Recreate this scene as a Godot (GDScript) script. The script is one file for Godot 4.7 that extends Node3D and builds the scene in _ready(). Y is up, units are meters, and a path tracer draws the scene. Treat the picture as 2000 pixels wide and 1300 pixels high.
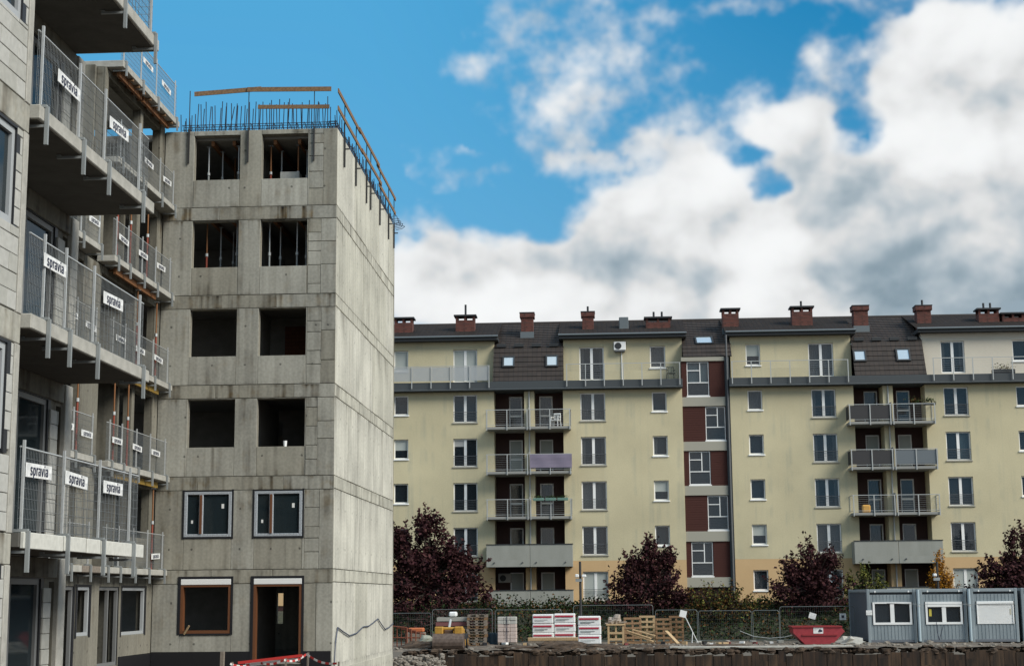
extends Node3D
# A half-built concrete apartment block on the left, a finished yellow apartment block behind the building yard.
# Metres, y up. The concrete grid runs along x and z; the eye is 2.8 m above the yard's zero.

const EYE := Vector3(0, 2.8, 0)
const FOCAL := 3063.3            # in pixels of a picture 1300 high
const TOWER_Z := -48.42          # front of the concrete tower
const TOWER_X := -8.4            # right side of the concrete tower
const TOWER_BACK := -62.0
const YELLOW_Z := -98.8          # street front of the yellow block
const STOREY := 2.88
const FLOORS := [0.79, 3.67, 6.55, 9.43, 12.31, 15.19, 18.07]

var rng := RandomNumberGenerator.new()
var M := {}
var world_at := {}
var cache := {}
var used := {}

# ------------------------------------------------------------------ mesh builder
class MB:
	var v := PackedVector3Array()
	var n := PackedVector3Array()
	var t := PackedVector2Array()
	var ix := PackedInt32Array()
	var shift := Vector3.ZERO     # moves the texture, so that alike pieces differ
	func tri_uv(p: Vector3, m: Vector3) -> Vector2:
		var q := p + shift
		var a := m.abs()
		if a.y > a.x and a.y > a.z:
			return Vector2(q.x, q.z)
		if a.x > a.z:
			return Vector2(q.z, -q.y)
		return Vector2(q.x, -q.y)
	func quad(a: Vector3, b: Vector3, c: Vector3, d: Vector3) -> void:   # counter-clockwise as seen from in front
		var m := (b - a).cross(c - a)
		if m.length_squared() < 1e-14:
			m = (c - a).cross(d - a)
		m = m.normalized()
		var o := v.size()
		for p in [a, b, c, d]:
			v.append(p); n.append(m); t.append(tri_uv(p, m))
		ix.append_array(PackedInt32Array([o, o + 2, o + 1, o, o + 3, o + 2]))
	func tri(a: Vector3, b: Vector3, c: Vector3) -> void:
		var m := (b - a).cross(c - a).normalized()
		var o := v.size()
		for p in [a, b, c]:
			v.append(p); n.append(m); t.append(tri_uv(p, m))
		ix.append_array(PackedInt32Array([o, o + 2, o + 1]))
	func box(lo: Vector3, hi: Vector3) -> MB:
		return obox((lo + hi) / 2, (hi - lo).abs(), Basis())
	func obox(c: Vector3, s: Vector3, bs: Basis) -> MB:
		var x := bs.x * s.x / 2; var y := bs.y * s.y / 2; var z := bs.z * s.z / 2
		quad(c - x - y + z, c + x - y + z, c + x + y + z, c - x + y + z)
		quad(c + x - y - z, c - x - y - z, c - x + y - z, c + x + y - z)
		quad(c + x - y + z, c + x - y - z, c + x + y - z, c + x + y + z)
		quad(c - x - y - z, c - x - y + z, c - x + y + z, c - x + y - z)
		quad(c - x + y + z, c + x + y + z, c + x + y - z, c - x + y - z)
		quad(c - x - y - z, c + x - y - z, c + x - y + z, c - x - y + z)
		return self
	func bar(p: Vector3, q: Vector3, w: float, h: float, up := Vector3.UP) -> MB:   # a square bar from p to q
		var z := (q - p).normalized()
		if absf(z.dot(up)) > 0.99:
			up = Vector3.RIGHT
		var x := up.cross(z).normalized()
		return obox((p + q) / 2, Vector3(w, h, p.distance_to(q)), Basis(x, z.cross(x), z))
	func bevel(lo: Vector3, hi: Vector3, b: float) -> MB:          # a box with chamfered edges
		var c := (lo + hi) / 2; var h := (hi - lo).abs() / 2
		b = minf(b, minf(h.x, minf(h.y, h.z)) * 0.9)
		var i := h - Vector3(b, b, b)
		for s in [1.0, -1.0]:
			_face(c, Vector3(h.x * s, 0, 0), Vector3(0, 0, -i.z * s), Vector3(0, i.y, 0))
			_face(c, Vector3(0, h.y * s, 0), Vector3(i.x, 0, 0), Vector3(0, 0, -i.z * s))
			_face(c, Vector3(0, 0, h.z * s), Vector3(i.x * s, 0, 0), Vector3(0, i.y, 0))
			for r in [1.0, -1.0]:
				_strip(c, Vector3(h.x * s, i.y * r, 0), Vector3(i.x * s, h.y * r, 0), Vector3(0, 0, i.z))
				_strip(c, Vector3(0, h.y * s, i.z * r), Vector3(0, i.y * s, h.z * r), Vector3(i.x, 0, 0))
				_strip(c, Vector3(i.x * r, 0, h.z * s), Vector3(h.x * r, 0, i.z * s), Vector3(0, i.y, 0))
				for k in [1.0, -1.0]:
					var f := Vector3(s, r, k)
					var a := c + Vector3(h.x, i.y, i.z) * f; var d := c + Vector3(i.x, h.y, i.z) * f; var e := c + Vector3(i.x, i.y, h.z) * f
					if s * r * k > 0: tri(a, d, e)
					else: tri(a, e, d)
		return self
	func _face(c: Vector3, o: Vector3, x: Vector3, y: Vector3) -> void:
		quad(c + o - x - y, c + o + x - y, c + o + x + y, c + o - x + y)
	func _strip(c: Vector3, p: Vector3, q: Vector3, e: Vector3) -> void:
		var m := (p + q)
		if (q - p).cross(e).dot(m) > 0: quad(c + p - e, c + q - e, c + q + e, c + p + e)
		else: quad(c + p - e, c + p + e, c + q + e, c + q - e)
	func tube(p: Vector3, q: Vector3, r0: float, r1 := -1.0, k := 6, caps := true) -> MB:
		if r1 < 0: r1 = r0
		var z := (q - p).normalized()
		var x := z.cross(Vector3.UP if absf(z.y) < 0.9 else Vector3.RIGHT).normalized()
		var y := z.cross(x)
		var o := v.size()
		for i in k + 1:
			var a := TAU * i / k
			var m := x * cos(a) + y * sin(a)
			v.append(p + m * r0); v.append(q + m * r1)
			n.append(m); n.append(m)
			t.append(Vector2(float(i) / k, 0)); t.append(Vector2(float(i) / k, p.distance_to(q)))
		for i in k:
			var j := o + i * 2
			ix.append_array(PackedInt32Array([j, j + 1, j + 3, j, j + 3, j + 2]))
		if caps:
			for e in 2:
				var c := p if e == 0 else q
				var r := r0 if e == 0 else r1
				if r < 0.0005: continue
				for i in range(1, k - 1):
					var a: Array = []
					for w in [0, i, i + 1]:
						a.append(c + (x * cos(TAU * w / k) + y * sin(TAU * w / k)) * r)
					if e == 1: tri(a[0], a[1], a[2])
					else: tri(a[0], a[2], a[1])
		return self
	func path(ps: Array, r: float, k := 6) -> MB:
		for i in ps.size() - 1:
			tube(ps[i], ps[i + 1], r, r, k, i == 0 or i == ps.size() - 2)
		return self
	func prism(poly: Array, z0: float, z1: float, axis := 2) -> MB:   # an outline given counter-clockwise, pushed along z (2) or x (0)
		var f := func(p: Vector2, d: float) -> Vector3: return Vector3(p.x, p.y, d) if axis == 2 else Vector3(d, p.y, -p.x)
		var flat := PackedVector2Array(poly)
		var ts := Geometry2D.triangulate_polygon(flat)
		for i in range(0, ts.size(), 3):
			var a := flat[ts[i]]; var b := flat[ts[i + 1]]; var c := flat[ts[i + 2]]
			if (b - a).cross(c - a) < 0:
				var w := b; b = c; c = w
			tri(f.call(a, z1), f.call(b, z1), f.call(c, z1))
			tri(f.call(a, z0), f.call(c, z0), f.call(b, z0))
		for i in flat.size():
			var a := flat[i]; var b := flat[(i + 1) % flat.size()]
			quad(f.call(a, z0), f.call(b, z0), f.call(b, z1), f.call(a, z1))
		return self
	func blob(c: Vector3, s: Vector3, seed_: int, k := 7, rough := 0.3) -> MB:   # an uneven lump
		var g := RandomNumberGenerator.new(); g.seed = seed_
		var rows := k / 2 + 1
		var ps: Array = []
		for j in rows + 1:
			var row: Array = []
			for i in k:
				var th := PI * j / rows; var ph := TAU * (i + 0.5 * (j % 2)) / k
				var r := 1.0 + g.randf_range(-rough, rough) * (1.0 if j > 0 and j < rows else 0.3)
				row.append(c + Vector3(sin(th) * cos(ph), cos(th), sin(th) * sin(ph)) * s * r)
			if j == 0 or j == rows:
				for i in k: row[i] = row[0]
			ps.append(row)
		for j in rows:
			for i in k:
				var a: Vector3 = ps[j][i]; var b: Vector3 = ps[j][(i + 1) % k]; var d: Vector3 = ps[j + 1][i]; var e: Vector3 = ps[j + 1][(i + 1) % k]
				if j > 0: tri(a, b, e)
				if j < rows - 1: tri(a, e, d)
		return self
	func mesh() -> ArrayMesh:
		var a := []
		a.resize(Mesh.ARRAY_MAX)
		a[Mesh.ARRAY_VERTEX] = v; a[Mesh.ARRAY_NORMAL] = n; a[Mesh.ARRAY_TEX_UV] = t; a[Mesh.ARRAY_INDEX] = ix
		var m := ArrayMesh.new()
		m.add_surface_from_arrays(Mesh.PRIMITIVE_TRIANGLES, a)
		return m

# ------------------------------------------------------------------ scene helpers
func numbered(called: String) -> String:
	if not used.has(called):
		used[called] = 0
		return called
	used[called] += 1
	return "%s_%03d" % [called, used[called]]

func tag(o: Node, label: String, category: String, group := "", kind := "") -> Node:
	if label: o.set_meta("label", label)
	if category: o.set_meta("category", category)
	if group: o.set_meta("group", group)
	if kind: o.set_meta("kind", kind)
	return o

func thing(called: String, label: String, category: String, at: Vector3, group := "") -> Node3D:
	var o := Node3D.new()
	o.name = numbered(called)
	add_child(o, true)
	o.position = at
	world_at[o] = at
	tag(o, label, category, group)
	return o

func part(parent: Node3D, called: String, shape, material: Material, at := Vector3.ZERO, kind := "") -> MeshInstance3D:
	# `shape` is given in world metres when `at` is zero, else round its own origin, which goes to `at`
	var o := MeshInstance3D.new()
	o.name = called
	o.mesh = shape.mesh() if shape is MB else shape
	o.material_override = material
	parent.add_child(o, true)
	o.position = at - world_at[parent]
	world_at[o] = at
	if kind: o.set_meta("kind", kind)
	return o

func single(called: String, shape, material: Material, label: String, category: String, at: Vector3, group := "", kind := "") -> MeshInstance3D:
	var o := MeshInstance3D.new()
	o.name = numbered(called)
	o.mesh = shape.mesh() if shape is MB else shape
	o.material_override = material
	add_child(o, true)
	o.position = at
	world_at[o] = at
	tag(o, label, category, group, kind)
	return o

func V(x: float, y: float, z: float) -> Vector3:
	return Vector3(x, y, z)

func bx(x0: float, x1: float, y0: float, y1: float, z0: float, z1: float) -> MB:
	return MB.new().box(Vector3(minf(x0, x1), minf(y0, y1), minf(z0, z1)), Vector3(maxf(x0, x1), maxf(y0, y1), maxf(z0, z1)))

func mat(r: float, g: float, b: float, rough := 0.85, tex: Texture2D = null, size := 1.0, metal := 0.0) -> StandardMaterial3D:
	var m := StandardMaterial3D.new()
	m.albedo_color = Color(r, g, b).linear_to_srgb()
	m.roughness = rough
	m.metallic = metal
	if tex:
		m.albedo_texture = tex
		m.uv1_scale = Vector3(1.0 / size, 1.0 / size, 1)
	return m

func noise_bytes(w: int, h: int, freq: float, seed_: int, octaves := 4, stretch := 1) -> PackedByteArray:
	var f := FastNoiseLite.new()
	f.seed = seed_
	f.noise_type = FastNoiseLite.TYPE_SIMPLEX_SMOOTH
	f.frequency = freq
	f.fractal_octaves = octaves
	var im := f.get_image(w, maxi(4, h / stretch), false, false, true)
	im.convert(Image.FORMAT_L8)
	if stretch > 1:
		im.resize(w, h, Image.INTERPOLATE_CUBIC)
	return im.get_data()

func picture(w: int, h: int, bytes: PackedByteArray) -> ImageTexture:
	return ImageTexture.create_from_image(Image.create_from_data(w, h, false, Image.FORMAT_RGB8, bytes))

func to_byte(x: float) -> int:
	x = clampf(x, 0.0, 1.0)
	return int(255.0 * (12.92 * x if x < 0.0031308 else 1.055 * pow(x, 0.41667) - 0.055))

func mottled(w: int, lo: Color, hi: Color, f1: float, f2: float, seed_: int, stretch := 1, contrast := 1.0) -> ImageTexture:
	# two noises mixed between two linear colours
	var a := noise_bytes(w, w, f1, seed_, 4, stretch)
	var b := noise_bytes(w, w, f2, seed_ + 7, 3, 1)
	var out := PackedByteArray(); out.resize(w * w * 3)
	var lut := PackedByteArray(); lut.resize(768)
	for i in 256:
		var k := clampf((i / 255.0 - 0.5) * contrast + 0.5, 0, 1)
		var c := lo.lerp(hi, k)
		lut[i * 3] = to_byte(c.r); lut[i * 3 + 1] = to_byte(c.g); lut[i * 3 + 2] = to_byte(c.b)
	for i in w * w:
		var k := ((a[i] * 2 + b[i]) / 3) * 3
		out[i * 3] = lut[k]; out[i * 3 + 1] = lut[k + 1]; out[i * 3 + 2] = lut[k + 2]
	return picture(w, w, out)

func concrete(seed_: int, tone: float, dirt: float, rust: float, lines: float) -> ImageTexture:
	# cast concrete over a square of 17.28 m: six storeys, stained at the slab edges, streaked downwards
	var w := 1024
	var px := 17.28 / w
	var cloud := noise_bytes(w, w, 0.005, seed_, 5)
	var grain := noise_bytes(w, w, 0.14, seed_ + 1, 3)
	var drip := noise_bytes(w, w, 0.05, seed_ + 2, 4, 20)
	var board := noise_bytes(w, w, 0.09, seed_ + 3, 2, 60)
	var spot := noise_bytes(w, w, 0.03, seed_ + 4, 4)
	var patch := noise_bytes(w, w, 0.011, seed_ + 5, 3)
	var out := PackedByteArray(); out.resize(w * w * 3)
	var lut := PackedByteArray(); lut.resize(1025)
	for i in 1025: lut[i] = to_byte(i / 1024.0)
	var worn := [0.15, 0.9, 0.5, 1.0, 0.7, 0.35, 0.5]
	for y in w:
		var below := fmod(y * px, STOREY)                # metres below the storey line
		var storey := int(y * px / STOREY)
		var s0: float = worn[storey % 7]
		var band := (1.0 if below < 0.42 else exp(-(below - 0.42) * 2.2)) * s0
		var line := exp(-absf(below - 0.42) * 22.0) + exp(-below * 14.0) + exp(-(STOREY - below) * 16.0)
		for x in w:
			var i := y * w + x
			var c := (cloud[i] - 128) / 128.0
			var d := (drip[i] - 128) / 128.0
			var s := (spot[i] - 128) / 128.0
			var p := clampf((patch[i] - 118) / 70.0, 0.0, 1.0)
			var k := tone * (1.0 + 0.26 * c + 0.16 * (grain[i] - 128) / 128.0 + lines * (board[i] - 128) / 128.0)
			k *= 1.0 - dirt * (maxf(0.0, d + 0.1) * (0.25 + 0.55 * band + 0.5 * p) + band * p * 0.22 + line * clampf(0.22 + 0.7 * s + 0.4 * d, 0.0, 0.75))
			var q := rust * clampf(d * 0.8 + s * 0.6 + 0.05, 0.0, 1.0) * (0.15 + 0.75 * band) * (0.25 + p)
			var tx := fmod(x * px + 0.37 * storey, 1.26) - 0.63; var ty := absf(absf(below - 1.62) - 0.62)
			if tx * tx + ty * ty < 0.0011: k *= 0.35          # tie holes of the shuttering
			var r := k * (1.02 - 0.10 * q); var g := k * (1.0 - 0.30 * q); var b := k * (0.865 - 0.48 * q)
			out[i * 3] = lut[clampi(int(r * 1024), 0, 1024)]; out[i * 3 + 1] = lut[clampi(int(g * 1024), 0, 1024)]; out[i * 3 + 2] = lut[clampi(int(b * 1024), 0, 1024)]
	return picture(w, w, out)

func stucco_print(seed_: int, c0: Color, dirt: float) -> ImageTexture:
	# rendered wall over a square of 17 m: uneven tone, faint lifts, rain streaks
	var w := 1024
	var cloud := noise_bytes(w, w, 0.004, seed_, 5)
	var grain := noise_bytes(w, w, 0.2, seed_ + 1, 2)
	var drip := noise_bytes(w, w, 0.035, seed_ + 2, 5, 30)
	var patch := noise_bytes(w, w, 0.008, seed_ + 3, 3)
	var out := PackedByteArray(); out.resize(w * w * 3)
	var lut := PackedByteArray(); lut.resize(1025)
	for i in 1025: lut[i] = to_byte(i / 1024.0)
	for i in w * w:
		var d := maxf(0.0, (drip[i] - 120) / 128.0) * clampf((patch[i] - 90) / 90.0, 0.0, 1.0)
		var k := 1.0 + 0.10 * (cloud[i] - 128) / 128.0 + 0.08 * (grain[i] - 128) / 128.0 - dirt * d
		out[i * 3] = lut[clampi(int(c0.r * k * 1024), 0, 1024)]; out[i * 3 + 1] = lut[clampi(int(c0.g * (k + 0.04 * d) * 1024), 0, 1024)]; out[i * 3 + 2] = lut[clampi(int(c0.b * (k + 0.10 * d) * 1024), 0, 1024)]
	return picture(w, w, out)

func brick_print(w: int, h: int, per: int, rows: int, a: Color, b: Color, joint: Color, seed_: int) -> ImageTexture:
	var g := RandomNumberGenerator.new(); g.seed = seed_
	var im := Image.create(w, h, false, Image.FORMAT_RGB8)
	im.fill(joint.linear_to_srgb())
	for r in rows:
		for k in per + 1:
			var x := int((k - (0.5 if r % 2 else 0.0)) * w / per); var y := int(r * h / float(rows))
			im.fill_rect(Rect2i(x + 1, y + 1, w / per - 1, h / rows - 1), a.lerp(b, g.randf()).linear_to_srgb())
	return ImageTexture.create_from_image(im)

# ------------------------------------------------------------------ sky: blue air and broken cumulus, by direction
var CLOUDS := [
	[-1.1,20.7,2.5,1.2,0.40],
	[0.7,20.1,1.0,0.7,0.20],
	[-2.6,20.2,1.0,1.1,0.30],
	[-1.8,17.6,1.4,1.2,0.46],
	[-0.7,17.1,1.2,0.7,0.35],
	[1.4,18.9,1.9,1.1,0.29],
	[-0.1,18.9,1.9,0.9,0.26],
	[3.5,18.6,1.5,0.7,0.20],
	[7.3,21.0,3.7,0.4,0.40],
	[3.0,20.4,1.2,0.7,0.25],
	[10.3,20.7,1.1,0.3,0.30],
	[-4.4,18.5,1.1,0.5,0.42],
	[-4.2,14.8,1.3,0.5,0.45],
	[-1.5,15.4,1.3,0.6,0.55],
	[0.2,15.7,1.5,0.7,0.56],
	[2.7,16.4,1.7,0.8,0.75],
	[5.2,17.3,0.9,0.5,0.42],
	[-6.2,15.2,1.0,0.5,0.22],
	[4.4,14.5,1.0,1.6,1.30],
	[3.0,13.5,1.7,1.5,1.00],
	[1.3,12.6,2.5,1.7,1.35],
	[7.5,16.4,1.5,1.1,1.10],
	[6.3,16.6,0.6,0.5,0.50],
	[8.7,18.7,0.9,0.7,0.62],
	[8.2,16.9,1.1,0.9,0.60],
	[14.3,18.3,2.3,1.9,1.50],
	[12.8,18.9,1.3,1.2,1.00],
	[11.8,17.3,1.3,1.1,0.90],
	[12.7,15.3,1.9,1.1,1.50],
	[8.5,13.6,2.2,1.6,0.95],
	[12.0,12.1,4.3,2.3,1.70],
	[5.2,11.4,5.0,1.8,1.60],
	[-3.3,10.6,4.9,1.4,1.50],
	[-6.5,11.9,1.7,1.3,0.90],
	[-3.3,11.9,2.3,0.7,0.70],
	[14.6,14.6,2.1,2.1,1.50],
	[9.8,10.1,7.0,1.1,1.50],
	[6.8,15.0,1.1,0.7,0.40],
	[5.6,15.5,1.0,0.6,-0.95],
	[6.2,14.0,0.9,0.6,-0.95],
	[10.7,16.1,0.8,0.9,-0.95],
	[0.3,11.1,0.6,0.4,-0.50],
	[-2.1,13.4,3.1,1.1,-0.60],
	[7.5,17.8,0.7,1.1,-0.30]]
var LIT := [
	[12.6,15.7,1.8,1.1,0.34],
	[4.4,15.3,0.9,1.1,0.30],
	[6.9,16.5,1.3,0.8,0.28],
	[6.3,11.7,1.7,1.1,0.26],
	[5.0,10.5,1.1,0.5,0.24],
	[7.3,12.0,0.9,0.6,0.20],
	[-0.8,14.5,1.2,0.6,0.10],
	[-4.1,10.5,3.4,0.7,0.34],
	[14.4,19.2,1.9,1.2,0.26],
	[2.1,14.1,1.1,0.7,0.12],
	[11.8,11.2,4.2,1.7,-0.20],
	[3.0,11.4,2.1,0.9,-0.16],
	[14.2,16.6,2.3,0.7,-0.12],
	[10.0,14.6,1.1,1.1,-0.08],
	[8.1,13.4,1.6,1.1,-0.10],
	[-1.2,11.7,2.1,0.7,-0.10],
	[13.3,9.9,4.4,1.1,-0.16],
	[0.1,12.8,1.5,0.7,-0.06],
	[8.9,15.0,1.6,0.7,-0.08]]

func cloud_fields(w: int, h: int, az0: float, az1: float, el0: float, el1: float) -> Array:
	# slow fields on a coarse grid: how much cloud, and how bright it is
	var f := FastNoiseLite.new(); f.seed = 5; f.frequency = 0.05; f.fractal_octaves = 4
	var den := PackedFloat32Array(); den.resize(w * h)
	var lit := PackedFloat32Array(); lit.resize(w * h)
	for y in h:
		var el := el1 + (el0 - el1) * (y + 0.5) / h
		for x in w:
			var az := wrapf(az0 + (az1 - az0) * (x + 0.5) / w, -180.0, 180.0)
			var d := 0.0; var l := 0.0
			# round the rest of the sky the same broken cumulus, thicker towards the horizon
			var c := cos(deg_to_rad(az)); var s := sin(deg_to_rad(az)); var e := deg_to_rad(el)
			var away := smoothstep(16.0, 34.0, absf(az + 3.0)) + smoothstep(22.0, 36.0, el)
			if away > 0.0:
				var q := f.get_noise_3d(c * cos(e) * 28.0, sin(e) * 50.0, s * cos(e) * 28.0)
				d += minf(1.0, away) * clampf(0.55 + q * 1.9 + 0.35 * (1.0 - el / 45.0), 0.0, 1.4)
				l += minf(1.0, away) * 0.20 * q
			if el < 30.0 and absf(az) < 50.0:
				for b in CLOUDS:
					var u: float = (az - b[0]) / b[2]; var v: float = (el - b[1]) / b[3]
					var r := u * u + v * v
					if r < 7.0: d += b[4] * exp(-r * 0.8)
				for b in LIT:
					var u: float = (az - b[0]) / b[2]; var v: float = (el - b[1]) / b[3]
					var r := u * u + v * v
					if r < 7.0: l += b[4] * exp(-r * 0.8)
			den[y * w + x] = d; lit[y * w + x] = l
	return [den, lit]

func billow(n: FastNoiseLite, x: float, y: float) -> float:
	# rounded puffs parted by sharp creases, in four sizes
	var a := absf(n.get_noise_2d(x, y)); var b := absf(n.get_noise_2d(x * 2.1 + 17.0, y * 2.1))
	var c := absf(n.get_noise_2d(x * 4.3, y * 4.3 + 31.0)); var d := absf(n.get_noise_2d(x * 8.7 + 5.0, y * 8.7))
	return (a * 1.0 + b * 0.55 + c * 0.32 + d * 0.18) * 1.3 - 0.62

func sky_part(w: int, h: int, az0: float, az1: float, el0: float, el1: float, coarse: int) -> Image:
	var gw := w / coarse + 2; var gh := h / coarse + 2
	var step_a := (az1 - az0) / w; var step_e := (el1 - el0) / h
	var fields := cloud_fields(gw, gh, az0, az0 + step_a * gw * coarse, el1 - step_e * gh * coarse, el1)
	var den: PackedFloat32Array = fields[0]; var lit: PackedFloat32Array = fields[1]
	var n1 := FastNoiseLite.new(); n1.seed = 11; n1.frequency = 0.22; n1.fractal_type = FastNoiseLite.FRACTAL_NONE
	var n2 := FastNoiseLite.new(); n2.seed = 23; n2.frequency = 0.20; n2.fractal_octaves = 4
	var n3 := FastNoiseLite.new(); n3.seed = 31; n3.frequency = 0.62; n3.fractal_octaves = 6; n3.fractal_gain = 0.6
	var n4 := FastNoiseLite.new(); n4.seed = 47; n4.frequency = 0.26; n4.fractal_octaves = 5; n4.fractal_gain = 0.48
	var out := PackedByteArray(); out.resize(w * h * 3)
	var lut := PackedByteArray(); lut.resize(1025)
	for i in 1025: lut[i] = to_byte(i / 1024.0)
	for y in h:
		var el := el1 - step_e * (y + 0.5)
		var low := clampf(el / 24.0, 0.0, 1.0)
		for x in w:
			var az := az0 + step_a * (x + 0.5)
			var turn := wrapf(az, -180.0, 180.0)
			var px := turn * cos(deg_to_rad(el)); var py := el * 1.15
			var wx := n2.get_noise_3d(px, py, 3.0); var wy := n2.get_noise_3d(px, py, 40.0)
			var fx := clampf((x + wx * 1.3 / step_a) / coarse, 0.0, gw - 1.01); var fy := clampf((y + wy * 1.0 / step_e) / coarse, 0.0, gh - 1.01)
			var ix := int(fx); var iy := int(fy); fx -= ix; fy -= iy
			var k := iy * gw + ix
			var d := lerpf(lerpf(den[k], den[k + 1], fx), lerpf(den[k + gw], den[k + gw + 1], fx), fy)
			var l := lerpf(lerpf(lit[k], lit[k + 1], fx), lerpf(lit[k + gw], lit[k + gw + 1], fx), fy)
			var r := 0.0; var g := 0.0; var b := 0.0
			# air: deep blue high to the right, paler to the left and low down
			var side := smoothstep(-11.0, 12.0, turn) * (1.0 - smoothstep(60.0, 170.0, absf(turn)))
			r = lerpf(0.085, 0.002, side * low); g = lerpf(0.41, 0.20, side * low * 0.9 + low * 0.1); b = lerpf(0.70, 0.455, side * low)
			var pale := (1.0 - low) * (1.0 - low) * 0.6
			r += (0.42 - r) * pale; g += (0.62 - g) * pale; b += (0.78 - b) * pale
			if d > 0.05:
				var fine := n3.get_noise_2d(px, py)
				var bx_ := px + wx * 0.5; var by_ := py + wy * 0.5
				var q := billow(n1, bx_, by_)
				var s0 := n4.get_noise_2d(bx_, by_); var s1 := n4.get_noise_2d(bx_ - 0.45, by_ + 0.75)
				var thick := smoothstep(0.5, 1.2, d)
				var body := d + q * lerpf(0.15, 0.38, thick) + s0 * 0.35 + fine * lerpf(0.50, 0.34, thick)
				var a := lerpf(smoothstep(0.10, 1.25, body), smoothstep(0.45, 0.69, body), thick) * 0.98
				# bright where the sun's side of a puff faces up and left, grey-blue where it is deep
				var rim := 1.0 - smoothstep(0.6, 1.5, body)
				var bright := 0.77 + l * 1.35 + (s0 - s1) * 0.27 + s0 * 0.08 + 0.16 * rim * thick + fine * 0.04 + q * 0.03
				bright = 0.62 + 0.37 * tanh((bright - 0.62) / 0.33)
				var t := clampf((0.75 - bright) / 0.5, 0.0, 1.0)
				var cr := bright * (0.975 - 0.33 * t); var cg := bright * (0.985 - 0.06 * t); var cb := bright * (0.985 + 0.14 * t)
				r = lerpf(r, cr, a); g = lerpf(g, cg, a); b = lerpf(b, cb, a)
			var o := (y * w + x) * 3
			out[o] = lut[clampi(int(r * 1024), 0, 1024)]; out[o + 1] = lut[clampi(int(g * 1024), 0, 1024)]; out[o + 2] = lut[clampi(int(b * 1024), 0, 1024)]
	return Image.create_from_data(w, h, false, Image.FORMAT_RGB8, out)

func make_sky() -> ImageTexture:
	var W := 4096; var H := 2048
	var per := W / 360.0
	var im := Image.create(W, H, false, Image.FORMAT_RGB8)
	im.fill(Color(0.45, 0.44, 0.42))
	# the picture begins straight ahead (-z) and runs to the right
	var high := sky_part(360, 90, 0, 360, 0, 90, 2)
	high.resize(W, H / 2, Image.INTERPOLATE_BILINEAR)
	im.blit_rect(high, Rect2i(0, 0, W, H / 2), Vector2i.ZERO)
	var left := int(34 * per); var right := int(30 * per); var e1 := int((90 - 29) * per)
	var near := sky_part(left + right, H / 2 - e1, -left / per, right / per, 0, 90 - e1 / per, 6)
	im.blit_rect(near, Rect2i(0, 0, left, H / 2 - e1), Vector2i(W - left, e1))
	im.blit_rect(near, Rect2i(left, 0, right, H / 2 - e1), Vector2i(0, e1))
	return ImageTexture.create_from_image(im)

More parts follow.
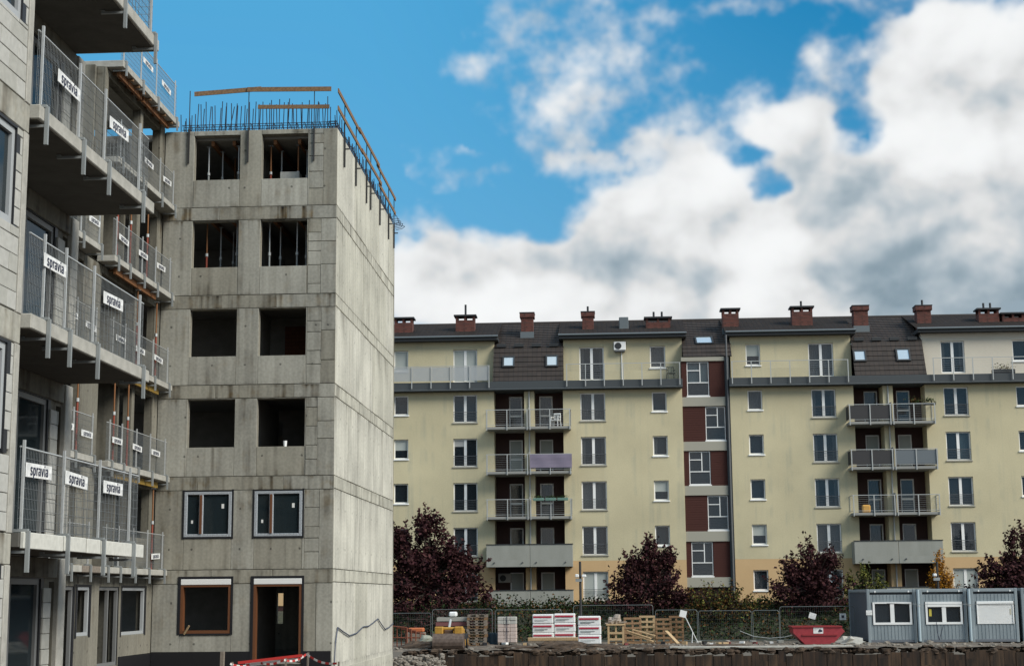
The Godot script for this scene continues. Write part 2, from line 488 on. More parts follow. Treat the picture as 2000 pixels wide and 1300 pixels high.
# ------------------------------------------------------------------ materials
func make_materials() -> void:
	var front := concrete(3, 0.285, 0.70, 1.6, 0.13)
	var clean_lit := concrete(40, 0.465, 0.50, 0.15, 0.11)  # paler tone: the side's stronger light put into the colour; fewer stains too
	M.concrete = mat(1, 1, 1, 0.9, front, 17.28)
	M.concrete.uv1_offset = Vector3(0.31, 18.07 / 17.28, 0)
	M.concrete_pale = mat(1.1, 1.1, 1.1, 0.9, front, 17.28)
	M.concrete_pale.uv1_offset = Vector3(0.77, 18.07 / 17.28, 0)
	M.concrete_dark = mat(0.86, 0.84, 0.80, 0.9, front, 17.28)
	M.concrete_dark.uv1_offset = Vector3(0.55, 18.07 / 17.28, 0)
	M.concrete_side = mat(1, 1, 1, 0.9, clean_lit, 17.28)
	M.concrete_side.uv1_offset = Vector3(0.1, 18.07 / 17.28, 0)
	M.concrete_side2 = mat(0.9, 0.9, 0.88, 0.9, clean_lit, 17.28)
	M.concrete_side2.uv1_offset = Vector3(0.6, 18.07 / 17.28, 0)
	M.slab = mat(1, 1, 1, 0.9, mottled(256, Color(0.26, 0.255, 0.225), Color(0.42, 0.41, 0.37), 0.02, 0.2, 9, 1, 1.3), 2.0)
	M.soffit = mat(1, 1, 1, 0.95, mottled(256, Color(0.06, 0.058, 0.05), Color(0.10, 0.096, 0.086), 0.02, 0.1, 19), 3.0)  # near-black tone: shade under and between the slabs put into the colour
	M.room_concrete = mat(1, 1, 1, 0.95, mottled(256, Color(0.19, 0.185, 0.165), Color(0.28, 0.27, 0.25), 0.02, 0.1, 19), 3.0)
	M.shaded_concrete = mat(0.62, 0.60, 0.56, 0.9, front, 17.28)  # front texture darkened: the far wing's shade is put into the colour
	M.shaded_concrete.uv1_offset = Vector3(0.2, 18.07 / 17.28, 0)
	M.shaded_concrete_b = mat(0.50, 0.485, 0.45, 0.9, front, 17.28)  # deeper painted shade, also for the walls behind the near balconies
	M.shaded_concrete_b.uv1_offset = Vector3(0.8, 18.07 / 17.28, 0)
	M.block = mat(1, 1, 1, 0.95, mottled(256, Color(0.33, 0.33, 0.305), Color(0.45, 0.45, 0.42), 0.03, 0.3, 12), 1.2)
	M.fascia = mat(1, 1, 1, 0.9, mottled(256, Color(0.42, 0.42, 0.38), Color(0.60, 0.60, 0.55), 0.03, 0.3, 13), 1.2)
	M.block_b = mat(0.88, 0.88, 0.86, 0.95, M.block.albedo_texture, 1.5)
	M.steel = mat(0.52, 0.54, 0.54, 0.5, mottled(128, Color(0.7, 0.7, 0.7), Color(1, 1, 1), 0.05, 0.2, 5), 0.5, 0.3)
	M.steel_dull = mat(0.30, 0.32, 0.32, 0.6, null, 1.0, 0.4)
	M.dark_steel = mat(0.035, 0.035, 0.035, 0.6, null, 1.0, 0.3)
	M.wire = mat(0.20, 0.22, 0.23, 0.6, null, 1.0, 0.3)
	M.rebar = mat(0.025, 0.032, 0.055, 0.65, null, 1.0, 0.3)
	M.sign = mat(1, 1, 1, 0.55, mottled(128, Color(0.52, 0.53, 0.52), Color(0.82, 0.83, 0.82), 0.03, 0.15, 15, 1, 1.5), 0.7)
	M.ink = mat(0.02, 0.025, 0.05, 0.6)
	M.wood = mat(1, 1, 1, 0.8, mottled(256, Color(0.10, 0.055, 0.025), Color(0.27, 0.16, 0.08), 0.03, 0.15, 21, 1, 1.2), 0.8)
	M.wood_pale = mat(1, 1, 1, 0.8, mottled(256, Color(0.30, 0.20, 0.10), Color(0.52, 0.38, 0.22), 0.03, 0.15, 22), 0.8)
	M.wood_grey = mat(1, 1, 1, 0.85, mottled(256, Color(0.12, 0.10, 0.08), Color(0.26, 0.22, 0.18), 0.03, 0.15, 24), 0.8)
	M.formwork = mat(0.20, 0.085, 0.03, 0.8)
	M.formwork_yellow = mat(0.30, 0.19, 0.035, 0.75)
	M.prop_red = mat(0.22, 0.042, 0.022, 0.7)
	M.bitumen = mat(0.006, 0.006, 0.008, 0.55)
	M.membrane = mat(0.01, 0.011, 0.014, 0.5)
	M.white = mat(0.74, 0.75, 0.74, 0.45)
	M.foil = mat(0.50, 0.54, 0.58, 0.35, mottled(64, Color(0.55, 0.55, 0.55), Color(1, 1, 1), 0.12, 0.3, 6, 1, 2.0), 0.3, 0.2)
	M.frame_brown = mat(0.13, 0.05, 0.02, 0.5)
	M.frame_grey = mat(0.16, 0.165, 0.165, 0.5)
	M.frame_pale = mat(0.34, 0.36, 0.37, 0.5)
	M.glass = mat(0.02, 0.03, 0.035, 0.03)
	M.glass.albedo_color.a = 0.72
	M.glass.metallic_specular = 0.3
	M.glass.transparency = BaseMaterial3D.TRANSPARENCY_ALPHA
	M.dark_room = mat(0.10, 0.095, 0.085, 0.95)
	M.paper = mat(0.7, 0.7, 0.68, 0.8)

# ------------------------------------------------------------------ the half-built concrete block
func wall_pieces(o: Node3D, called: String, x0: float, x1: float, y0: float, y1: float, holes: Array, place: Callable, pick: Callable) -> void:
	# fills x0..x1, y0..y1 with rectangular cast pieces round the holes [x0, x1, y0, y1]; place(x0,x1,y0,y1) makes a mesh
	var xs := [x0, x1]
	for h in holes:
		xs.append(h[0]); xs.append(h[1])
	xs.sort()
	for i in xs.size() - 1:
		if xs[i + 1] - xs[i] < 0.03: continue
		var mid: float = (xs[i] + xs[i + 1]) / 2
		var y := y0
		for h in holes:
			if h[0] < mid and h[1] > mid:
				if h[2] - y > 0.03: part(o, called, place.call(xs[i], xs[i + 1], y, h[2]), pick.call())
				y = h[3]
		if y1 - y > 0.03: part(o, called, place.call(xs[i], xs[i + 1], y, y1), pick.call())

func core(x0: float, x1: float, y0: float, y1: float, holes: Array, along_x: bool, d0: float, d1: float) -> MB:
	# one wall with openings as a single mesh; holes sorted by x, not overlapping in x except where stacked
	var m := MB.new()
	var xs := [x0, x1]
	for h in holes:
		xs.append(h[0]); xs.append(h[1])
	xs.sort()
	for i in xs.size() - 1:
		var a: float = xs[i]; var b: float = xs[i + 1]
		if b - a < 0.005: continue
		var mid := (a + b) / 2
		var cut := []
		for h in holes:
			if h[0] < mid and h[1] > mid: cut.append([h[2], h[3]])
		cut.sort_custom(func(p, q): return p[0] < q[0])
		var y := y0
		cut.append([y1, y1])
		for c in cut:
			if c[0] - y > 0.005:
				if along_x: m.box(V(a, y, minf(d0, d1)), V(b, c[0], maxf(d0, d1)))
				else: m.box(V(minf(d0, d1), y, a), V(maxf(d0, d1), c[0], b))
			y = c[1]
	return m

const TOWER_WINDOWS := [[-13.07, -11.57], [-10.86, -9.35]]

func make_tower(o: Node3D) -> void:
	var zf := TOWER_Z
	var xr := TOWER_X
	var top := 17.75
	var all := []
	for w in TOWER_WINDOWS:
		for k in range(1, 6):
			all.append([w[0], w[1], FLOORS[k] + 0.92, FLOORS[k] + 2.42 - (0.03 if k == 5 else 0.0)] if k > 1 else [w[0] - 0.03, w[1] - 0.03, 4.68, 6.08])
	all = all.filter(func(h): return true)
	all.append([-13.16, -11.55, 1.74, 3.45]); all.append([-10.88, -9.34, 0.86, 3.45])
	# carrying walls behind the cast faces
	part(o, "front_wall", core(-14.4, xr - 0.06, -1.6, top - 0.02, all, true, zf - 0.06, zf - 0.26), M.concrete_dark)
	part(o, "side_wall", core(TOWER_BACK, zf - 0.26, -1.6, top - 0.02, [], false, xr - 0.06, xr - 0.28), M.concrete_dark)
	part(o, "back_wall", core(-20.0, xr, -1.6, top - 0.02, [[-12.97, -12.72, 1.80, 2.98]], true, TOWER_BACK, TOWER_BACK - 0.25), M.concrete_dark)
	for k in 6:
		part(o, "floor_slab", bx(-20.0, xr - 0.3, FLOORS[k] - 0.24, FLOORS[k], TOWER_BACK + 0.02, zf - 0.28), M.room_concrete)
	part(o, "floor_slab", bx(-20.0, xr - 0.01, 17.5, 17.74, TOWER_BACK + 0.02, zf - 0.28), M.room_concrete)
	for k in 6:
		# partitions inside, with a gap on the ground floor that shows daylight at the back
		var y0: float = FLOORS[k] + 0.003; var y1: float = FLOORS[k] + STOREY - 0.25
		if k == 0:
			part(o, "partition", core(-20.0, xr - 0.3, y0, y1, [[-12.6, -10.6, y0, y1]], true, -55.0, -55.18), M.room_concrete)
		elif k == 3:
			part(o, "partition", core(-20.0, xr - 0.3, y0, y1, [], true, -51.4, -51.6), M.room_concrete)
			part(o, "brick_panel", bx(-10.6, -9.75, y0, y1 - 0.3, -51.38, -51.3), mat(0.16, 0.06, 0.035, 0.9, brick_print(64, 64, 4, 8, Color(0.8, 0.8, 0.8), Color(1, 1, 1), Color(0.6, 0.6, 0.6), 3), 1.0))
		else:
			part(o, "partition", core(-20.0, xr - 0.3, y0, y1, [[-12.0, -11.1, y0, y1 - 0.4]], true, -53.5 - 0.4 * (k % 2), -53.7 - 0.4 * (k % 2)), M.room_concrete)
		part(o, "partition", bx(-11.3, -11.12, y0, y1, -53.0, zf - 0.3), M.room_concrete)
	# cast faces of the front, storey by storey
	var skin := func(a: float, b: float, c: float, d: float) -> MB:
		var out := rng.randf_range(-0.008, 0.008)
		var m := MB.new(); m.shift = V(rng.randf_range(-0.4, 0.4), 0, 0)
		return m.bevel(V(a + 0.004, c + 0.009, zf - 0.055), V(b - 0.004, d - 0.009, zf + out), 0.006)
	var pick := func() -> Material: return [M.concrete, M.concrete, M.concrete_pale, M.concrete_dark][rng.randi() % 4]
	var lines: Array = [0.79, 3.67, 6.55, 9.43, 12.31, 15.19, 17.75]
	for k in 6:
		var y0: float = lines[k] if k > 0 else 0.79
		var y1: float = lines[k + 1]
		var band := y1 - 0.43 if k < 5 else y1
		var holes := []
		for h in all:
			if h[2] > y0 - 0.1 and h[3] < y1: holes.append(h)
		holes.sort_custom(func(p, q): return p[0] < q[0])
		# narrow joints the photograph shows: right-hand strip, and a joint below one window
		var split: float = [-8.92, -8.85, -8.95, -8.86, -8.9, -8.85][k]
		wall_pieces(o, "concrete_panel", -14.03, -9.31 if k > 0 else split, y0, band, holes, skin, pick)
		if k > 0:       # the narrow strip right of the windows was closed with short boards
			var y := y0
			while y < band - 0.05:
				var y2 := minf(y + rng.randf_range(0.28, 0.62), band)
				if band - y2 < 0.15: y2 = band
				part(o, "concrete_panel", skin.call(-9.31, split, y, y2), M.concrete_dark if rng.randf() < 0.2 else M.concrete)
				y = y2
		var cuts := [y0, y0 + 0.75 + 0.2 * (k % 3), y0 + 1.7, band] if k in [2, 3, 4] else [y0, band]
		for i in cuts.size() - 1:
			part(o, "concrete_panel", skin.call(split, xr, cuts[i], cuts[i + 1]), pick.call())
		if k < 5:
			var xs := [-14.03, -12.2 - 0.5 * (k % 2), -10.3 + 0.3 * (k % 3), xr]
			for i in 3:
				part(o, "slab_edge", skin.call(xs[i], xs[i + 1], band, y1), [M.concrete_dark, M.concrete][rng.randi() % 2])
	# cast faces of the side, in tall shutter boards
	for k in 6:
		var y0: float = lines[k] if k > 0 else -0.6
		var y1: float = lines[k + 1]
		var band := y1 - 0.40 if k < 5 else y1
		var z := zf
		var i := 0
		while z > TOWER_BACK + 0.05:
			var wide: float = [2.7, 2.4, 2.7, 3.0][(i + k) % 4] if i > 0 else 1.9 + 0.35 * k
			var z1 := maxf(z - wide, TOWER_BACK)
			if z1 - TOWER_BACK < 0.6: z1 = TOWER_BACK
			var out := rng.randf_range(-0.008, 0.012)
			var m := MB.new(); m.shift = V(0, 0, rng.randf_range(-2, 2))
			m.bevel(V(xr - 0.055, y0 + 0.011, z1 + 0.005), V(xr + out, band - 0.011, z - 0.005 if i > 0 else z - 0.058), 0.008)
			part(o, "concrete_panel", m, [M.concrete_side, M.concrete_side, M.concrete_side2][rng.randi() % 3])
			if k < 5:
				var e := MB.new(); e.shift = V(0, 0, rng.randf_range(-2, 2))
				e.bevel(V(xr - 0.055, band + 0.011, z1 + 0.004), V(xr + 0.004 + 0.6 * out, y1 - 0.011, z - 0.004 if i > 0 else z - 0.058), 0.008)
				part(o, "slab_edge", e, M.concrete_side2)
			z = z1
			i += 1
	# black damp-proof coating round the foot
	part(o, "damp_proof_coating", bx(-14.02, -10.9, -1.6, 1.19, zf + 0.012, zf - 0.05), M.bitumen)
	part(o, "damp_proof_coating", bx(-9.32, -8.44, -1.6, 1.19, zf + 0.012, zf - 0.05), M.bitumen)
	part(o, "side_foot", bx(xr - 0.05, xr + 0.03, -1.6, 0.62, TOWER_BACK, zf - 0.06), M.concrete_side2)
	# first-floor windows: taped grey frames
	for w in TOWER_WINDOWS:
		site_window(o, w[0] - 0.03, w[1] - 0.03, 4.68, 6.08, zf)
	# ground floor: brown timber linings with a white blind box, wrapped in black membrane
	lined_opening(o, -13.16, -11.55, 1.74, 3.45, zf, true)
	lined_opening(o, -10.88, -9.34, 0.86, 3.45, zf, false)

func site_window(o: Node3D, x0: float, x1: float, y0: float, y1: float, zf: float) -> void:
	var f := MB.new()
	for s in [[x0, x0 + 0.10, y0, y1], [x1 - 0.10, x1, y0, y1], [x0 + 0.10, x1 - 0.10, y0, y0 + 0.09], [x0 + 0.10, x1 - 0.10, y1 - 0.09, y1], [x0 + 0.47, x0 + 0.60, y0 + 0.09, y1 - 0.09]]:
		f.bevel(V(s[0], s[2], zf - 0.09), V(s[1], s[3], zf + 0.02), 0.01)
	var w := part(o, "window", f, M.foil)
	part(w, "membrane", MB.new().box(V(x0 - 0.05, y0 - 0.06, zf + 0.003), V(x0 - 0.003, y1 + 0.06, zf + 0.016)).box(V(x1 + 0.003, y0 - 0.06, zf + 0.003), V(x1 + 0.06, y1 + 0.07, zf + 0.016)).box(V(x0 - 0.003, y1 + 0.003, zf + 0.003), V(x1 + 0.003, y1 + 0.035, zf + 0.016)).box(V(x0 - 0.003, y0 - 0.05, zf + 0.003), V(x1 + 0.003, y0 - 0.003, zf + 0.016)), M.membrane)
	part(w, "mullion", bx(x0 + 0.50, x0 + 0.57, y0 + 0.1, y1 - 0.1, zf + 0.022, zf + 0.05), M.frame_brown)
	part(w, "pane", bx(x0 + 0.10, x0 + 0.47, y0 + 0.09, y1 - 0.09, zf - 0.05, zf - 0.04), M.glass)
	part(w, "pane", bx(x0 + 0.60, x1 - 0.10, y0 + 0.09, y1 - 0.09, zf - 0.05, zf - 0.04), M.glass)
	part(w, "sticker", bx(x1 - 0.33, x1 - 0.25, y1 - 0.52, y1 - 0.38, zf - 0.037, zf - 0.03), M.paper)
	part(w, "sticker", bx(x0 + 0.22, x0 + 0.28, y0 + 0.42, y0 + 0.52, zf - 0.037, zf - 0.03), M.paper)

func lined_opening(o: Node3D, x0: float, x1: float, y0: float, y1: float, zf: float, sill: bool) -> void:
	var f := MB.new()
	f.box(V(x0 + 0.02, y0, zf - 0.24), V(x0 + 0.10, y1 - 0.24, zf + 0.01)).box(V(x1 - 0.10, y0, zf - 0.24), V(x1 - 0.02, y1 - 0.24, zf + 0.01)).box(V(x0 + 0.10, y1 - 0.30, zf - 0.24), V(x1 - 0.10, y1 - 0.24, zf + 0.008))
	if sill: f.box(V(x0 + 0.10, y0, zf - 0.24), V(x1 - 0.10, y0 + 0.09, zf + 0.01))
	var w := part(o, "window" if sill else "door", f, M.frame_brown)
	part(w, "blind_box", MB.new().bevel(V(x0 + 0.02, y1 - 0.235, zf - 0.15), V(x1 - 0.02, y1 - 0.06, zf + 0.025), 0.01), M.white)
	var b := MB.new().box(V(x0 - 0.07, y0 - 0.04, zf + 0.004), V(x0 + 0.02, y1 + 0.02, zf + 0.02)).box(V(x1 - 0.02, y0 - 0.04, zf + 0.004), V(x1 + 0.05, y1 + 0.02, zf + 0.02)).box(V(x0 + 0.02, y1 - 0.055, zf + 0.004), V(x1 - 0.02, y1 + 0.02, zf + 0.02))
	if sill: b.box(V(x0 + 0.02, y0 - 0.06, zf + 0.004), V(x1 - 0.02, y0 - 0.002, zf + 0.02))
	part(w, "membrane", b, M.membrane)

func make_roof_steel(o: Node3D) -> void:
	# starter bars round the roof edge and the stirrup cage of the ring beam that is still to be cast
	for i in 54:
		var x := lerpf(-13.55, -8.62, i / 53.0) + rng.randf_range(-0.05, 0.05)
		var tall := rng.randf_range(0.72, 1.12) if i > 6 else rng.randf_range(0.35, 0.65)
		if i in [6, 7, 18, 19, 36, 37]: tall = 0.95
		var lean := rng.randf_range(-0.05, 0.05) if i != 17 else 0.16
		part(o, "starter_bar", MB.new().tube(V(x, 17.7, -48.56), V(x + lean, 17.75 + tall, -48.56 + rng.randf_range(-0.04, 0.04)), 0.015, 0.015, 5), M.rebar)
	for i in 58:
		var z := lerpf(-48.7, -61.8, i / 57.0) + rng.randf_range(-0.06, 0.06)
		part(o, "starter_bar", MB.new().tube(V(-8.52, 17.7, z), V(-8.52 + rng.randf_range(-0.04, 0.04), 17.75 + rng.randf_range(0.4, 0.8), z + rng.randf_range(-0.06, 0.06)), 0.015, 0.015, 5), M.rebar)
	var c := MB.new()
	for side in 2:
		for k in 4:
			var d := -0.05 - 0.24 * (k % 2); var y := 17.80 + 0.16 * (k / 2)
			if side == 0: c.tube(V(-13.5, y, TOWER_Z + d), V(-8.5, y, TOWER_Z + d), 0.012, 0.012, 5)
			else: c.tube(V(TOWER_X + d, y + 0.02, -48.5), V(TOWER_X + d, y + 0.02, -62.0), 0.012, 0.012, 5)
		for i in (40 if side == 0 else 100):
			var q := (i + 0.5) / (40.0 if side == 0 else 100.0)
			var a := V(lerpf(-13.5, -8.5, q), 17.78, TOWER_Z - 0.04) if side == 0 else V(TOWER_X - 0.04, 17.8, lerpf(-48.5, -62.0, q))
			var e := V(0, 0, -0.26) if side == 0 else V(-0.26, 0, 0)
			var w := V(0, 0.20, 0)
			var slant := (V(0.06, 0, 0) if side == 0 else V(0, 0, -0.06)) * (1 if i % 2 else -1)
			c.path([a, a + w + slant, a + w + e + slant, a + e, a], 0.008, 4)
	part(o, "stirrup_cage", c, M.rebar, Vector3.ZERO, "stuff")
	for i in 5:       # bent bars sticking out at the far corner
		var z := -61.0 - 0.25 * i
		part(o, "bent_bar", MB.new().path([V(TOWER_X - 0.1, 17.85, z), V(TOWER_X + 0.25 + 0.05 * i, 17.9 - 0.05 * i, z - 0.05), V(TOWER_X + 0.32, 17.62, z - 0.1), V(TOWER_X + 0.1, 17.55, z)], 0.012, 5), M.rebar)

# ------------------------------------------------------------------ the two wings on the left, whose fronts look along +x
const NEAR_X := -7.7       # outer face of the nearest wall
const NEAR_BACK := -9.0    # wall behind the deep balconies
const FAR_X := -14.05      # front of the far wing
const FAR_EDGE := -13.58   # front edge of its shallow balcony slabs

func blocks(o: Node3D, x: float, y0: float, y1: float, z0: float, z1: float) -> void:
	# a wall of aerated concrete blocks, each laid as a piece of its own
	var y := y0; var row := 0
	while y < y1 - 0.06:
		var h := minf(0.245, y1 - y)
		var z := z0 - (0.0 if row % 2 else 0.30)
		var from := z0
		while from > z1 + 0.02:
			var to := maxf(maxf(z - 0.60, z1), from - 0.60)
			if row % 2 == 0 and from == z0: to = maxf(z0 - 0.30, z1)
			var out := rng.randf_range(-0.004, 0.006)
			var m := MB.new(); m.shift = V(0, rng.randf(), rng.randf())
			part(o, "block", m.bevel(V(x - 0.22, y + 0.004, to + 0.004), V(x + out, y + h - 0.004, from - 0.004), 0.006), M.block if rng.randf() < 0.7 else M.block_b)
			from = to
			z = to
		y += h; row += 1

func frame_x(o: Node3D, called: String, x: float, y0: float, y1: float, z0: float, z1: float, material: Material, sashes := 1, glazed := true) -> void:
	# a framed window or door in a wall that looks along +x; z0 is the nearer end
	var f := MB.new()
	var w := 0.09
	f.box(V(x - 0.09, y0, z0 - w), V(x, y1, z0)).box(V(x - 0.09, y0, z1), V(x, y1, z1 + w))
	f.box(V(x - 0.09, y0, z1 + w), V(x, y0 + w, z0 - w)).box(V(x - 0.09, y1 - w, z1 + w), V(x, y1, z0 - w))
	var g := part(o, called, f, material)
	var inner := absf(z1 - z0) - 2 * w
	for i in sashes:
		var a := z0 - w - inner * i / sashes; var b := z0 - w - inner * (i + 1) / sashes
		if i > 0: part(g, "mullion", bx(x - 0.085, x + 0.004, y0 + w, y1 - w, a - 0.04, a + 0.04), material)
		if glazed: part(g, "pane", bx(x - 0.06, x - 0.05, y0 + w, y1 - w, b + (0.0 if i == sashes - 1 else 0.04), a - (0.0 if i == 0 else 0.04)), M.glass)
	part(g, "membrane", MB.new().box(V(x - 0.02, y0 - 0.05, z0 + 0.002), V(x + 0.03, y1 + 0.06, z0 + 0.13)).box(V(x - 0.02, y0 - 0.05, z1 - 0.13), V(x + 0.03, y1 + 0.06, z1 - 0.002)).box(V(x - 0.02, y1 + 0.002, z1 - 0.002), V(x + 0.03, y1 + 0.06, z0 + 0.002)), M.membrane)

func make_near_wing(o: Node3D) -> void:
	var z0 := -14.0; var z1 := -20.05
	# nearest wall: blocks between concrete slab bands, a concrete edge strip, tall windows with dark red frames
	for k in 6:
		var y0: float = FLOORS[k]; var y1: float = FLOORS[k + 1]
		var wz0 := -18.2; var wz1 := -19.66
		var wy0 := y0 + 1.05 if k != 2 else y0 + 1.12; var wy1 := y0 + 2.42
		part(o, "slab_edge", MB.new().bevel(V(NEAR_X - 0.3, y1 - 0.42, z1), V(NEAR_X + 0.012, y1 - 0.02, z0), 0.012), M.concrete_pale)
		part(o, "edge_strip", MB.new().bevel(V(NEAR_X - 0.28, y0 - 0.016, z1 - 0.002), V(NEAR_X + 0.018, y1 - 0.424, z1 + 0.165), 0.01), M.slab)
		blocks(o, NEAR_X, y0, wy0 - 0.01, z1 + 0.17 + 3.0, z1 + 0.17)
		blocks(o, NEAR_X, wy0, y1 - 0.43, wz1 - 0.01, z1 + 0.17)
		part(o, "inner_wall", core(z1 + 0.01, z0, y0 - 0.016, y1 - 0.43, [[wz1, wz0, wy0, wy1]], false, NEAR_X - 0.225, NEAR_X - 0.4), M.shaded_concrete_b)
		frame_x(o, "window", NEAR_X - 0.03, wy0, wy1, wz0, wz1, M.frame_pale, 2)
		part(o, "shutter", bx(NEAR_X - 0.20, NEAR_X - 0.19, wy0 + 0.1, wy1 - 0.1, wz1 + 0.1, wz0), mat(0.10, 0.028, 0.024, 0.7))
	# wall behind the deep balconies, the far end of the wing, floors and inner darkness
	var be := -25.9
	for k in 6:
		var y0: float = FLOORS[k]; var y1: float = FLOORS[k + 1] - 0.2
		part(o, "back_wall", core(be + 0.02, z1 + 0.0, y0 + 0.002, y1, [[-25.56, -25.32, y0 + 0.003, y0 + 2.3], [-24.92, -22.3, y0 + 0.003, y0 + 2.35]], false, NEAR_BACK - 0.05, NEAR_BACK - 0.28), M.shaded_concrete_b)
		blocks(o, NEAR_BACK, y0 + 0.004, y0 + 2.2, -24.96, -25.31)
		part(o, "column", MB.new().bevel(V(NEAR_BACK - 0.3, y0 + 0.003, be), V(NEAR_BACK + 0.03, y1, -25.57), 0.012), M.slab)
		part(o, "lintel", MB.new().bevel(V(NEAR_BACK - 0.048, y0 + 2.36, -25.55), V(NEAR_BACK + 0.006, y1 - 0.004, -20.2), 0.01), M.shaded_concrete_b)
		frame_x(o, "balcony_door", NEAR_BACK - 0.06, y0 + 0.03, y0 + 2.34, -22.4, -24.9, M.frame_grey, 2)
		part(o, "partition", bx(-12.6, -12.5, y0, y1, z0, be + 0.25), M.dark_room)
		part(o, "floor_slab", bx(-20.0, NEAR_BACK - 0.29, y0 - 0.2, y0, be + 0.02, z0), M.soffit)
		part(o, "end_wall", bx(-20.0, NEAR_BACK - 0.31, y0 + 0.002, y1, be, be + 0.22), M.shaded_concrete_b)
		part(o, "side_return", bx(NEAR_BACK - 0.02, NEAR_X - 0.29, y0 + 0.002, y1, z1 + 0.01, z1 + 0.22), M.shaded_concrete_b)
	part(o, "roof_slab", bx(-20.0, NEAR_X - 0.02, FLOORS[6] - 0.2, FLOORS[6], be, z0), M.slab)
	# balcony slabs
	for k in range(1, 6):
		var y: float = FLOORS[k]
		if k > 1:
			part(o, "balcony_slab", MB.new().bevel(V(NEAR_BACK - 0.05, y - 0.20, -25.5), V(-7.55, y, z1 - 0.004), 0.012), M.slab)
			part(o, "soffit_shade", bx(NEAR_BACK, -7.60, y - 0.206, y - 0.2005, -25.45, -20.1), M.soffit)  # thin dark sheet carrying the painted shade of the underside
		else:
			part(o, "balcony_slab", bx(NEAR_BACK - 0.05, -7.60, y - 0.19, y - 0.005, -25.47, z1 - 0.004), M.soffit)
			var cuts := [-20.1, -21.65, -22.62, -23.28, -24.86, -25.5]
			for i in 5:
				part(o, "edge_board", MB.new().bevel(V(-7.60, y - 0.20 - rng.randf() * 0.01, cuts[i + 1] + 0.035), V(-7.545, y + rng.randf() * 0.012, cuts[i] - 0.02), 0.008), M.fascia)
	part(o, "roof_balcony_slab", bx(-7.7, -7.56, FLOORS[5] + 2.6, FLOORS[5] + 2.8, -25.4, z1), M.slab)

